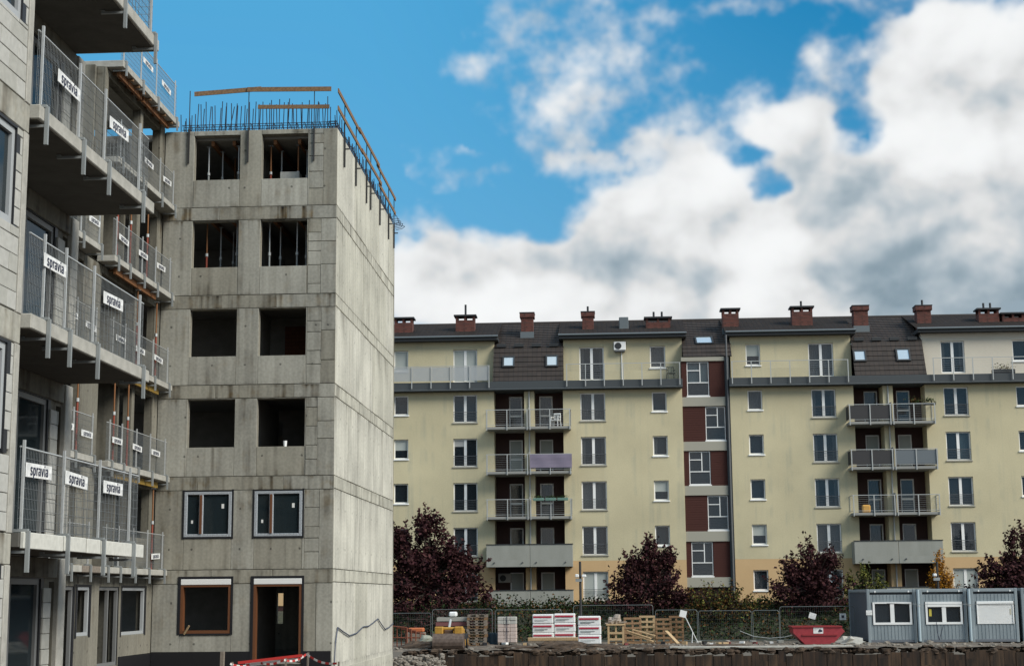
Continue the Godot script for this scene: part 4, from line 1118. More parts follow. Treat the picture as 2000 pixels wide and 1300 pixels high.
func terrace_rail(x0: float, x1: float, y: float, z: float, frosted: bool) -> void:
	var o := part(B, "terrace_railing", MB.new().box(V(x0, y + 0.98, z - 0.03), V(x1, y + 1.02, z + 0.02)), M.rail)
	var n := int((x1 - x0) / 1.28) + 1
	for i in n + 1:
		var x := lerpf(x0 + 0.04, x1 - 0.04, float(i) / n)
		part(o, "post", bx(x - 0.028, x + 0.028, y - 0.42, y + 0.98, z + 0.022, z + 0.06), M.rail)
		if frosted and i < n:
			var x2 := lerpf(x0 + 0.04, x1 - 0.04, (i + 1.0) / n)
			part(o, "panel", bx(x + 0.035, x2 - 0.035, y + 0.06, y + 0.94, z + 0.0, z + 0.012), M.frosted)
	if not frosted:
		var m := MB.new()
		for j in 6: m.tube(V(x0, y + 0.12 + 0.14 * j, z), V(x1, y + 0.12 + 0.14 * j, z), 0.005, 0.005, 3, false)
		part(o, "infill_wires", m, M.rail, Vector3.ZERO, "stuff")

func roof_strip(called: String, x0: float, x1: float, ya: float, za: float, yb: float, zb: float) -> Node3D:
	# a slope laid in courses of tiles, each course lapping over the one below
	var n := maxi(3, int(Vector2(yb - ya, zb - za).length() / 0.36))
	var m := MB.new()
	var up := V(0, yb - ya, zb - za).normalized()
	var out := V(0, -up.z, up.y) if up.z < 0 else V(0, up.z, -up.y)
	if out.z < 0: out = -out
	for i in n:
		var a := V(0, lerpf(ya, yb, float(i) / n), lerpf(za, zb, float(i) / n)); var b := V(0, lerpf(ya, yb, (i + 1.0) / n), lerpf(za, zb, (i + 1.0) / n))
		var p := a + out * 0.045; var q := b + out * 0.012
		m.quad(V(x0, p.y, p.z), V(x1, p.y, p.z), V(x1, q.y, q.z), V(x0, q.y, q.z))
		m.quad(V(x0, a.y, a.z) - out * 0.02, V(x1, a.y, a.z) - out * 0.02, V(x1, p.y, p.z), V(x0, p.y, p.z))
	return part(B, called, m, M.tile)

func attic(x0: float, x1: float, holes: Array, wall: Material, frosted: bool, rail_from: float, rail_to: float) -> void:
	var za := YELLOW_Z - 1.2
	var y0 := 16.2; var y1 := 19.05
	part(B, "attic_wall", core(x0, x1, y0, y1, holes, true, za, za - 0.3), wall)
	part(B, "attic_cheek", bx(x0, x0 + 0.3, y0, y1, za - 0.31, za - 4.0), wall)
	part(B, "attic_cheek", bx(x1 - 0.3, x1, y0, y1, za - 0.31, za - 4.0), wall)
	var c := part(B, "attic_cornice", MB.new().bevel(V(x0 - 0.28, y1, za - 4.5), V(x1 + 0.28, y1 + 0.24, za + 0.55), 0.02), M.cornice)
	part(c, "gutter", MB.new().tube(V(x0 - 0.3, y1 + 0.25, za + 0.60), V(x1 + 0.3, y1 + 0.25, za + 0.60), 0.07, 0.07, 8), M.zinc)
	terrace_rail(rail_from, rail_to, 16.22, YELLOW_Z + 0.52, frosted)

func chimney(x0: float, x1: float, ytop: float, z: float, style: int, pots: int) -> void:
	# style 0: slot openings under a flat cap, 1: corbelled head, 2: zinc box, 3: low and broad
	var h := 0.42
	var yb := 19.9 if style != 3 else 19.6
	var cap: Material = M.cornice
	var o: Node3D
	if style == 2:
		o = part(B, "chimney", MB.new().bevel(V(x0, 19.5, z - 0.4), V(x1, ytop, z + 0.4), 0.03), M.zinc)
		return
	if style == 1:
		o = part(B, "chimney", MB.new().bevel(V(x0, 19.3, z - h), V(x1, ytop - 0.35, z + h), 0.01).bevel(V(x0 - 0.08, ytop - 0.35, z - h - 0.08), V(x1 + 0.08, ytop - 0.06, z + h + 0.08), 0.01), M.brick)
		part(o, "cap", bx(x0 - 0.1, x1 + 0.1, ytop - 0.057, ytop, z - h - 0.1, z + h + 0.1), cap)
	else:
		var m := MB.new().box(V(x0, 19.3, z - h), V(x1, ytop - 0.36, z + h))
		var n := maxi(2, int((x1 - x0) / 0.6))
		for i in n + 1:
			var x := lerpf(x0, x1 - 0.14, float(i) / n)
			m.box(V(x, ytop - 0.357, z - h), V(x + 0.14, ytop - 0.10, z - h + 0.16)).box(V(x, ytop - 0.357, z + h - 0.16), V(x + 0.14, ytop - 0.10, z + h))
		o = part(B, "chimney", m, M.brick)
		part(o, "cap", bx(x0 - 0.12, x1 + 0.12, ytop - 0.098, ytop, z - h - 0.12, z + h + 0.12), cap)
	part(o, "flashing", bx(x0 - 0.05, x1 + 0.05, 19.28, yb, z + h + 0.003, z + h + 0.05), M.zinc)
	for i in pots:
		var x := lerpf(x0, x1, (i + 1.0) / (pots + 1))
		part(o, "flue_pipe", MB.new().tube(V(x, ytop, z), V(x, ytop + (0.75 if style == 0 and pots == 1 and x < 0 else 0.4), z), 0.07, 0.07, 8), cap)

func skylight(x0: float, x1: float, y0: float, y1: float, steep: bool) -> void:
	# set in the slope: frame and pane lying on the tiles
	var t0 := (y0 - 16.3) / 2.25 if steep else (y0 - 18.55) / 2.4
	var t1 := (y1 - 16.3) / 2.25 if steep else (y1 - 18.55) / 2.4
	var za := lerpf(-98.75, -99.75, t0) if steep else lerpf(-99.75, -104.5, t0)
	var zb := lerpf(-98.75, -99.75, t1) if steep else lerpf(-99.75, -104.5, t1)
	var up := V(0, y1 - y0, zb - za)
	var l := up.length(); up = up.normalized()
	var bs := Basis(Vector3.RIGHT, up, Vector3.RIGHT.cross(up))
	var c := V((x0 + x1) / 2, (y0 + y1) / 2, (za + zb) / 2) + bs.z * 0.05
	var w := x1 - x0
	var o := part(B, "skylight", MB.new().obox(c - bs.x * (w / 2 + 0.05), V(0.10, l + 0.2, 0.16), bs).obox(c + bs.x * (w / 2 + 0.05), V(0.10, l + 0.2, 0.16), bs).obox(c - bs.y * (l / 2 + 0.05), V(w, 0.10, 0.16), bs).obox(c + bs.y * (l / 2 + 0.05), V(w, 0.10, 0.16), bs), M.cornice)
	part(o, "pane", MB.new().obox(c + bs.z * 0.03, V(w, l, 0.02), bs), M.sky_glass)

func make_yellow() -> void:
	yellow_materials()
	var zf := YELLOW_Z
	B = thing("apartment_block", "long pale yellow apartment block with brown tiled roof, brick chimneys and balconies", "apartment building", V(5, 1.4, -104))
	# what keeps the rooms dark
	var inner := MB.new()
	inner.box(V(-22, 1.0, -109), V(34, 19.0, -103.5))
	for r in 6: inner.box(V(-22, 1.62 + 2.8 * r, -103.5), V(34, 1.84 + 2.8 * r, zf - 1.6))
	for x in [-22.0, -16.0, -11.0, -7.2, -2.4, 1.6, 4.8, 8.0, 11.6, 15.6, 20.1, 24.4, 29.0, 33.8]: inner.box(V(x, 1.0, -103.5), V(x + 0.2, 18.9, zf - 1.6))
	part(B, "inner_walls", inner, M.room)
	# window columns [x0, x1, wide?, dress per storey from the ground]
	var bays := [
		[-22.0, -6.92, [[-13.32, -12.4, false, [0, 0, 0, 2, 0]], [-9.53, -8.0, true, [1, 1, 0, 6, 0]]]],
		[-2.53, 5.0, [[-1.44, 0.14, true, [3, 0, 1, 4, 1]], [3.09, 4.02, false, [0, 0, 2, 4, 0]]]],
		[8.0, 15.71, [[9.1, 10.02, false, [1, 2, 0, 0, 1]], [13.08, 14.60, true, [1, 1, 4, 4, 4]]]],
		[20.14, 34.0, [[21.28, 22.8, true, [3, 4, 0, 5, 0]], [25.75, 26.7, false, [0, 0, 0, 0, 0]]]]]
	for bay in bays:
		var holes := []
		for c in bay[2]:
			for r in 5: holes.append([c[0], c[1], ROWS[r] - (1.78 if c[2] else 1.25), ROWS[r]])
		var upper := holes.filter(func(h): return h[2] > 4.9)
		var lower := holes.filter(func(h): return h[2] < 4.9)
		part(B, "wall", core(bay[0], bay[1], 4.92, 15.62, upper, true, zf, zf - 0.35), M.stucco)
		part(B, "ground_floor_wall", core(bay[0], bay[1], 2.3, 4.917, lower, true, zf, zf - 0.35), M.stucco_orange)
		part(B, "plinth", bx(bay[0] + 0.02, bay[1] - 0.02, 0.6, 2.297, zf - 0.05, zf - 0.35), M.red_panel_dark)
		for c in bay[2]:
			for r in 5: house_window(c[0], c[1], ROWS[r] - (1.78 if c[2] else 1.25), ROWS[r], zf, 2 if c[2] else 1, c[3][r], c[2])
	loggia(-6.92, -2.53, -5.0, -4.36, -7.36, -2.05, [0, 0, 0, 2, 0, 0], [-6.05, -4.1])
	loggia(15.71, 20.14, 17.52, 18.15, 15.20, 20.5, [0, 0, 1, 2, 1, 0], [16.56, 18.6])
	# stair bay: dark red boards and tall windows, left and right in turn
	var zs := zf - 0.18
	part(B, "stair_pier", bx(7.72, 8.0, 0.6, 17.6, zf - 0.02, zf - 1.6), M.grey_band)
	part(B, "downpipe", MB.new().tube(V(7.86, 0.8, zf + 0.05), V(7.86, 19.0, zf + 0.05), 0.055, 0.055, 8), M.rail_dark)
	var top := 17.36
	var rows := [[15.08, 17.36, 5.34, 6.72], [12.26, 14.49, 6.44, 7.68], [9.49, 11.68, 5.34, 6.66], [6.66, 8.89, 6.42, 7.68], [3.83, 6.03, 5.34, 6.66]]
	for i in 5:
		var a: float = rows[i][0]; var b: float = rows[i][1]; var x0: float = rows[i][2]; var x1: float = rows[i][3]
		part(B, "stair_wall", core(4.98, 7.72, a, b, [[x0, x1, a + 0.08, b - 0.02]], true, zs, zs - 0.3), M.red_panel)
		var n := int((b - a) / 0.14)
		for k in n:     # the boards
			var y := a + (b - a) * k / n; var y2 := a + (b - a) * (k + 1) / n
			for seg in [[5.0, x0 - 0.03], [x1 + 0.03, 7.71]]:
				if seg[1] - seg[0] > 0.15: part(B, "cladding_board", bx(seg[0], seg[1], y + 0.012, y2 - 0.004, zs + 0.002, zs + 0.025), M.red_panel)
		var w := x1 - x0; var h := b - a - 0.12
		var f := MB.new(); var yy := a + 0.08
		for s in [[0, 0.045, 0, h], [w - 0.045, w, 0, h], [0.045, w - 0.045, 0, 0.045], [0.045, w - 0.045, h - 0.045, h], [0.045, w - 0.045, h * 0.38, h * 0.38 + 0.055], [w * 0.58, w * 0.58 + 0.055, h * 0.38 + 0.055, h - 0.045], [0.045, w * 0.58, h * 0.74, h * 0.74 + 0.05]]:
			f.box(V(x0 + s[0], yy + s[2], zs - 0.1), V(x0 + s[1], yy + s[3], zs - 0.02))
		var o := part(B, "stair_window", f, M.frame)
		part(o, "pane", bx(x0 + 0.05, x1 - 0.05, yy + 0.05, yy + h - 0.05, zs - 0.07, zs - 0.06), M.pane)
		part(o, "sill", bx(x0 - 0.05, x1 + 0.05, a + 0.0, a + 0.075, zs - 0.05, zs + 0.08), M.frame)
		if i == 0: part(o, "curtain", bx(x0 + 0.1, x1 - 0.1, yy + h * 0.4, yy + h - 0.08, zs - 0.13, zs - 0.12), M.curtain_blue)
		var under: float = 3.83 - 0.61 if i == 4 else rows[i + 1][1]
		part(B, "spandrel", MB.new().bevel(V(4.98, under, zs - 0.3), V(7.72, a - 0.003, zs + 0.10), 0.01), M.spandrel)
	part(B, "stair_wall", bx(4.98, 7.72, 0.6, 3.217, zs - 0.1, zs - 0.3), M.red_panel_dark)
	part(B, "stair_lintel", MB.new().bevel(V(4.98, top + 0.003, zs - 0.3), V(7.72, 17.62, zs + 0.12), 0.01), M.spandrel)
	# the grey eaves band and terrace edge
	for s in [[-22.0, 5.02], [7.95, 34.0]]:
		part(B, "terrace_edge", MB.new().bevel(V(s[0], 15.64, zf - 1.6), V(s[1], 16.20, zf + 0.46), 0.02), M.grey_band)
		part(B, "drip_gutter", MB.new().tube(V(s[0], 15.68, zf + 0.50), V(s[1], 15.68, zf + 0.50), 0.055, 0.055, 8), M.grey_band)
	# attic storeys between stretches of steep roof
	var za := zf - 1.2
	attic(-22.0, -6.98, [[-13.5, -12.57, 17.2, 18.55], [-9.64, -8.08, 16.4, 18.55]], M.stucco, true, -22.0, -7.15)
	attic(-2.5, 5.12, [[-1.48, 0.10, 16.4, 18.57], [3.06, 4.05, 17.15, 18.57]], M.stucco, false, -2.3, 4.9)
	attic(8.2, 15.85, [[9.18, 10.1, 17.2, 18.57], [13.15, 14.74, 16.4, 18.57]], M.stucco, false, 8.1, 15.4)
	attic(20.3, 34.0, [[21.5, 23.0, 16.5, 18.55], [26.0, 27.0, 17.2, 18.55]], M.stucco_pale, false, 20.6, 34.0)
	for w in [[-13.5, -12.57, 17.2, 18.55, 1, 3], [-9.64, -8.08, 16.4, 18.55, 2, 3], [-1.48, 0.10, 16.4, 18.57, 2, 4], [3.06, 4.05, 17.15, 18.57, 1, 1], [9.18, 10.1, 17.2, 18.57, 1, 2], [13.15, 14.74, 16.4, 18.57, 2, 1], [21.5, 23.0, 16.5, 18.55, 2, 4], [26.0, 27.0, 17.2, 18.55, 1, 0]]:
		house_window(w[0], w[1], w[2], w[3], za, w[4], w[5], false, w[4] == 2, "terrace_door" if w[4] == 2 else "window")
	for s in [[-6.98, -2.5], [15.85, 20.3]]:
		roof_strip("steep_roof", s[0], s[1], 16.25, -98.72, 18.55, -99.75)
		roof_strip("roof", s[0], s[1], 18.55, -99.75, 20.95, -104.5)
		for k in 4:
			var x: float = lerpf(s[0] + 0.5, s[1] - 0.6, k / 3.0)
			part(B, "roof_vent", bx(x - 0.3, x + 0.3, 18.62, 18.82, -99.85, -99.66), M.cornice)
	roof_strip("steep_roof", 5.12, 8.2, 17.65, -98.9, 18.55, -99.75)
	roof_strip("roof", 5.12, 8.2, 18.55, -99.75, 20.95, -104.5)
	for s in [[-22.0, -6.7], [-2.8, 5.4], [7.9, 16.15], [20.0, 34.0]]:
		roof_strip("roof", s[0], s[1], 19.30, -99.6, 20.97, -104.5)
	part(B, "roof", bx(-22, 34, 19.2, 20.9, -104.55, -104.7), M.tile)
	part(B, "ridge", MB.new().tube(V(-22, 20.95, -104.5), V(34, 20.95, -104.5), 0.12, 0.12, 8), M.tile)
	skylight(-6.29, -5.70, 17.28, 17.85, true); skylight(-3.52, -2.91, 17.26, 17.87, true)
	skylight(15.97, 16.59, 17.26, 17.86, true); skylight(18.65, 19.35, 17.25, 17.92, true)
	skylight(6.1, 7.05, 18.58, 19.15, false)
	for c in [[-13.7, -12.5, 21.03, 0, 0], [-9.62, -8.37, 21.12, 0, 1], [-5.3, -4.5, 21.21, 1, 0], [-1.27, -0.52, 21.2, 1, 1], [1.15, 1.76, 20.78, 2, 0], [2.9, 4.5, 20.75, 3, 2], [7.9, 8.96, 21.23, 0, 0], [12.41, 13.74, 21.28, 0, 1], [16.39, 17.32, 21.27, 1, 0], [20.45, 21.36, 21.2, 1, 1], [24.4, 25.7, 20.92, 3, 2], [25.9, 27.9, 20.6, 3, 0]]:
		chimney(c[0], c[1], c[2], -102.0, c[3], c[4])
	# air conditioner on the second attic
	var ac := part(B, "air_conditioner", MB.new().bevel(V(0.75, 18.28, za + 0.05), V(1.52, 18.84, za + 0.36), 0.03), M.frame)
	part(ac, "fan_grille", MB.new().tube(V(1.03, 18.56, za + 0.361), V(1.03, 18.56, za + 0.375), 0.22, 0.22, 14), M.cornice)
	part(ac, "bracket", bx(0.80, 1.46, 18.2, 18.27, za + 0.003, za + 0.34), M.rail_dark)
	part(ac, "pipe", MB.new().tube(V(1.25, 16.3, za + 0.04), V(1.25, 18.2, za + 0.04), 0.03, 0.03, 6), M.frame)
	# air conditioner inside the ground-floor balcony
	var ac2 := part(B, "air_conditioner", MB.new().bevel(V(-6.8, 3.62, zf - 1.3), V(-5.95, 4.2, zf - 1.0), 0.03), M.frame_dim)
	part(ac2, "fan_grille", MB.new().tube(V(-6.5, 3.9, zf - 0.998), V(-6.5, 3.9, zf - 0.985), 0.2, 0.2, 12), M.cornice)

func make_balcony_things() -> void:
	# what stands and hangs on the balconies
	var zo := YELLOW_Z + 1.1
	var cloth := MB.new()
	for i in 16:
		var a := lerpf(-4.62, -2.0, i / 16.0); var b := lerpf(-4.62, -2.0, (i + 1) / 16.0)
		for j in 4:
			var y0 := 0.20 + 0.21 * j; var y1 := y0 + 0.21
			var f := func(x: float, y: float) -> float: return 0.066 + 0.010 * sin(x * 5.0 + y * 3.0) + 0.006 * sin(y * 9.0)
			cloth.quad(V(a, y0, f.call(a, y0)), V(b, y0, f.call(b, y0)), V(b, y1, f.call(b, y1)), V(a, y1, f.call(a, y1)))
	single("balcony_cloth", cloth, mat(0.19, 0.165, 0.225, 0.85), "pale purple cloth stretched along a balcony railing of the yellow block", "cloth", V(0, ROWS[3] - 2.2, zo))
	var y2: float = ROWS[2] - 2.2
	for i in 3:
		var x := -4.1 + i * 0.75
		var o := thing("flower_box", "green flower box on the balcony railing, %s of the row of three" % ["left one", "middle one", "right one"][i], "flower box", V(x, y2 + 1.0, zo + 0.14), "flower boxes on the railing")
		part(o, "box", MB.new().bevel(V(x - 0.33, y2 + 0.95, zo + 0.065), V(x + 0.33, y2 + 1.12, zo + 0.22), 0.015), mat(0.12, 0.22, 0.18, 0.7))
		part(o, "leaves", leaf_heap(V(x, y2 + 1.18, zo + 0.14), V(0.34, 0.10, 0.12), 90, 0.07, 300 + i), leaf_material("green"), Vector3.ZERO, "stuff")
	var y4: float = ROWS[4] - 2.2
	for q in [[19.3, 0], [20.2, 1]]:
		var x: float = q[0]
		var o := thing("flower_box", "dark planted flower box on the right-hand top balcony, %s" % ["by its middle post", "at its right end"][q[1]], "flower box", V(x, y4 + 1.0, zo), "flower boxes on the top right balcony")
		part(o, "box", MB.new().bevel(V(x - 0.36, y4 + 0.98, zo - 0.28), V(x + 0.36, y4 + 1.12, zo - 0.06), 0.015), M.cornice)
		part(o, "leaves", leaf_heap(V(x, y4 + 1.25, zo - 0.16), V(0.42, 0.2, 0.2), 160, 0.09, 310 + q[1]), leaf_material("rust" if q[1] == 0 else "green"), Vector3.ZERO, "stuff")
	garden_chair(V(4.35, 16.205, YELLOW_Z - 0.2), mat(0.05, 0.06, 0.045, 0.6), "dark plastic garden chair on the terrace of the second attic", 0.2)
	garden_chair(V(-3.0, ROWS[4] - 2.197, YELLOW_Z + 0.4), M.frame, "white garden chair on the top left balcony, right half", -0.4)
	single("lantern_cushion", MB.new().bevel(V(-0.26, 0, -0.1), V(0.26, 0.5, 0.1), 0.08), mat(0.62, 0.33, 0.06, 0.7), "square orange cushion on a balcony chair of the right-hand balconies", "cushion", V(16.1, ROWS[2] - 2.19, YELLOW_Z + 0.5))
	var d := thing("terrace_planter", "long dark planter with sparse twigs on the pale attic terrace", "planter", V(25.0, 16.21, YELLOW_Z + 0.2))
	part(d, "trough", MB.new().bevel(V(24.3, 16.21, YELLOW_Z + 0.05), V(25.7, 16.48, YELLOW_Z + 0.35), 0.02), M.cornice)
	part(d, "leaves", leaf_heap(V(25.0, 16.62, YELLOW_Z + 0.2), V(0.7, 0.22, 0.15), 150, 0.09, 320), leaf_material("olive"), Vector3.ZERO, "stuff")

func garden_chair(at: Vector3, m: Material, label: String, turn: float) -> void:
	var o := thing("garden_chair", label, "chair", at)
	part(o, "seat", MB.new().bevel(at + V(-0.24, 0.40, -0.24), at + V(0.24, 0.44, 0.24), 0.015), m)
	var b := MB.new().box(at + V(-0.24, 0.44, -0.26), at + V(-0.19, 0.85, -0.22)).box(at + V(0.19, 0.44, -0.26), at + V(0.24, 0.85, -0.22)).bevel(at + V(-0.24, 0.82, -0.27), at + V(0.24, 0.90, -0.21), 0.02)
	for i in 3: b.box(at + V(-0.12 + 0.1 * i, 0.44, -0.25), at + V(-0.08 + 0.1 * i, 0.82, -0.23))
	part(o, "backrest", b, m)
	for s in [-1, 1]:
		part(o, "armrest", MB.new().bevel(at + V(0.24 * s - 0.03, 0.62, -0.2), at + V(0.24 * s + 0.03, 0.65, 0.24), 0.01), m)
		for e in [-1, 1]: part(o, "leg", MB.new().bar(at + V(0.22 * s, 0.62 if e > 0 else 0.4, 0.22 * e), at + V(0.26 * s, 0, 0.26 * e), 0.04, 0.04), m)
	o.rotation.y = turn

# ------------------------------------------------------------------ plants
func leaf_material(kind: String) -> StandardMaterial3D:
	if M.has("leaf_" + kind): return M["leaf_" + kind]
	var m := StandardMaterial3D.new()
	m.albedo_color = Color.WHITE
	m.vertex_color_use_as_albedo = true
	m.roughness = 0.8
	m.metallic_specular = 0.25
	m.backlight = Color(0.25, 0.25, 0.25)
	M["leaf_" + kind] = m
	return m

const LEAF := {
	"plum": [Color(0.028, 0.011, 0.013), Color(0.085, 0.036, 0.036)], "green": [Color(0.022, 0.038, 0.012), Color(0.055, 0.085, 0.028)],
	"ivy": [Color(0.006, 0.013, 0.005), Color(0.022, 0.036, 0.012)], "olive": [Color(0.07, 0.08, 0.02), Color(0.20, 0.19, 0.045)],
	"rust": [Color(0.05, 0.024, 0.010), Color(0.14, 0.07, 0.022)], "orange": [Color(0.24, 0.10, 0.012), Color(0.52, 0.24, 0.025)]}

func leaves_mesh(spots: PackedVector3Array, size: float, kinds: Array, seed_: int) -> ArrayMesh:
	# a folded leaf at every spot
	var g := RandomNumberGenerator.new(); g.seed = seed_
	var v := PackedVector3Array(); var n := PackedVector3Array(); var c := PackedColorArray(); var ix := PackedInt32Array()
	for p in spots:
		var along := Vector3(g.randfn(), g.randfn() * 0.7, g.randfn()).normalized()
		var side := along.cross(Vector3(g.randfn(), g.randfn() + 0.6, g.randfn())).normalized()
		var up := side.cross(along)
		var l := size * g.randf_range(0.7, 1.4); var w := l * 0.32
		var o := v.size()
		v.append(p - along * l * 0.5); v.append(p + side * w + up * l * 0.12); v.append(p + along * l * 0.5); v.append(p - side * w + up * l * 0.12)
		var k: Array = LEAF[kinds[g.randi() % kinds.size()]]
		var col: Color = k[0].lerp(k[1], pow(g.randf(), 1.6))
		for i in 4:
			n.append(up); c.append(col)
		ix.append_array(PackedInt32Array([o, o + 2, o + 1, o, o + 3, o + 2]))
	var a := []
	a.resize(Mesh.ARRAY_MAX)
	a[Mesh.ARRAY_VERTEX] = v; a[Mesh.ARRAY_NORMAL] = n; a[Mesh.ARRAY_COLOR] = c; a[Mesh.ARRAY_INDEX] = ix
	var m := ArrayMesh.new()
	m.add_surface_from_arrays(Mesh.PRIMITIVE_TRIANGLES, a)
	return m

func leaf_heap(c: Vector3, r: Vector3, count: int, size: float, seed_: int, kind := "green") -> ArrayMesh:
	var g := RandomNumberGenerator.new(); g.seed = seed_
	var kinds := {300: ["green"], 301: ["green"], 302: ["green"], 310: ["rust", "green"], 311: ["green"], 320: ["olive", "rust"]}
	var s := PackedVector3Array()
	for i in count:
		s.append(c + Vector3(g.randfn() * 0.5, g.randfn() * 0.5, g.randfn() * 0.5) * r)
	return leaves_mesh(s, size, kinds.get(seed_, [kind]), seed_)

func tree(called: String, label: String, at: Vector3, tall: float, wide: float, peaks: Array, kinds: Array, seed_: int, leaves: int, size: float, category := "tree", group := "") -> void:
	# peaks: [dx, height share, radius share] lobes that make the outline uneven
	var g := RandomNumberGenerator.new(); g.seed = seed_
	var o := thing(called, label, category, at, group)
	var trunk := MB.new().tube(at, at + V(0.05, tall * 0.35, 0), wide * 0.028, wide * 0.020, 8, false)
	var limbs := MB.new()
	var spots := PackedVector3Array()
	var tips := []
	var base := at + V(0.05, tall * 0.30, 0)
	for p in peaks:
		for i in int(58 * p[2]):
			var h := pow(g.randf(), 0.8)
			var top: float = tall * p[1]; var low := tall * 0.10
			var y := lerpf(low, top, h)
			# widest a third of the way up, narrowing to the tip
			var r: float = wide * 0.5 * p[2] * (sqrt(maxf(0.0, sin(PI * clampf(0.16 + 0.82 * h, 0, 1)))) * (1.16 - 0.62 * h))
			var a := g.randf() * TAU
			var q := pow(g.randf(), 0.45)
			var tip := at + V(p[0] * wide + cos(a) * r * q, y, sin(a) * r * q * 0.8)
			tips.append(tip)
			var mid := base.lerp(tip, 0.5) + V(g.randfn() * 0.1, 0.15 + g.randf() * 0.2, g.randfn() * 0.1)
			limbs.tube(base + V(0, (y - base.y + at.y) * 0.25 * q if y > 0 else 0.0, 0), mid, 0.045, 0.026, 5, false)
			limbs.tube(mid, tip, 0.026, 0.007, 4, false)
	var each := leaves / tips.size()
	for tip in tips:
		var out: Vector3 = (tip - base).normalized()
		var spread := g.randf_range(0.14, 0.42)
		for i in each:
			spots.append(tip - out * g.randf() * 0.35 + Vector3(g.randfn(), g.randfn(), g.randfn()) * spread * 0.62)
		# a twig standing out of the outline
		if g.randf() < 0.6:
			var d := (out + V(g.randfn() * 0.3, 0.6, g.randfn() * 0.3)).normalized()
			var far: Vector3 = tip + d * g.randf_range(0.35, 0.95)
			limbs.tube(tip, far, 0.008, 0.004, 3, false)
			for i in 22: spots.append(tip.lerp(far, g.randf()) + Vector3(g.randfn(), g.randfn(), g.randfn()) * 0.06)
	part(o, "trunk", trunk, M.bark)
	part(o, "limbs", limbs, M.bark)
	part(o, "crown", leaves_mesh(spots, size, kinds, seed_ + 1), leaf_material("all"))

# ------------------------------------------------------------------ ground and building yard
func ground_height(x: float, z: float) -> float:
	var f: FastNoiseLite = cache.ground
	var rise := smoothstep(-86.0, -94.0, z) * 1.65
	var rough := f.get_noise_2d(x * 1.2, z * 1.2) * 0.10
	return 0.30 + rise + rough * (1.0 - 0.6 * smoothstep(-86.0, -92.0, z)) + 0.10 * smoothstep(-78.0, -75.0, z) * f.get_noise_2d(x * 4.0, z * 4.0)

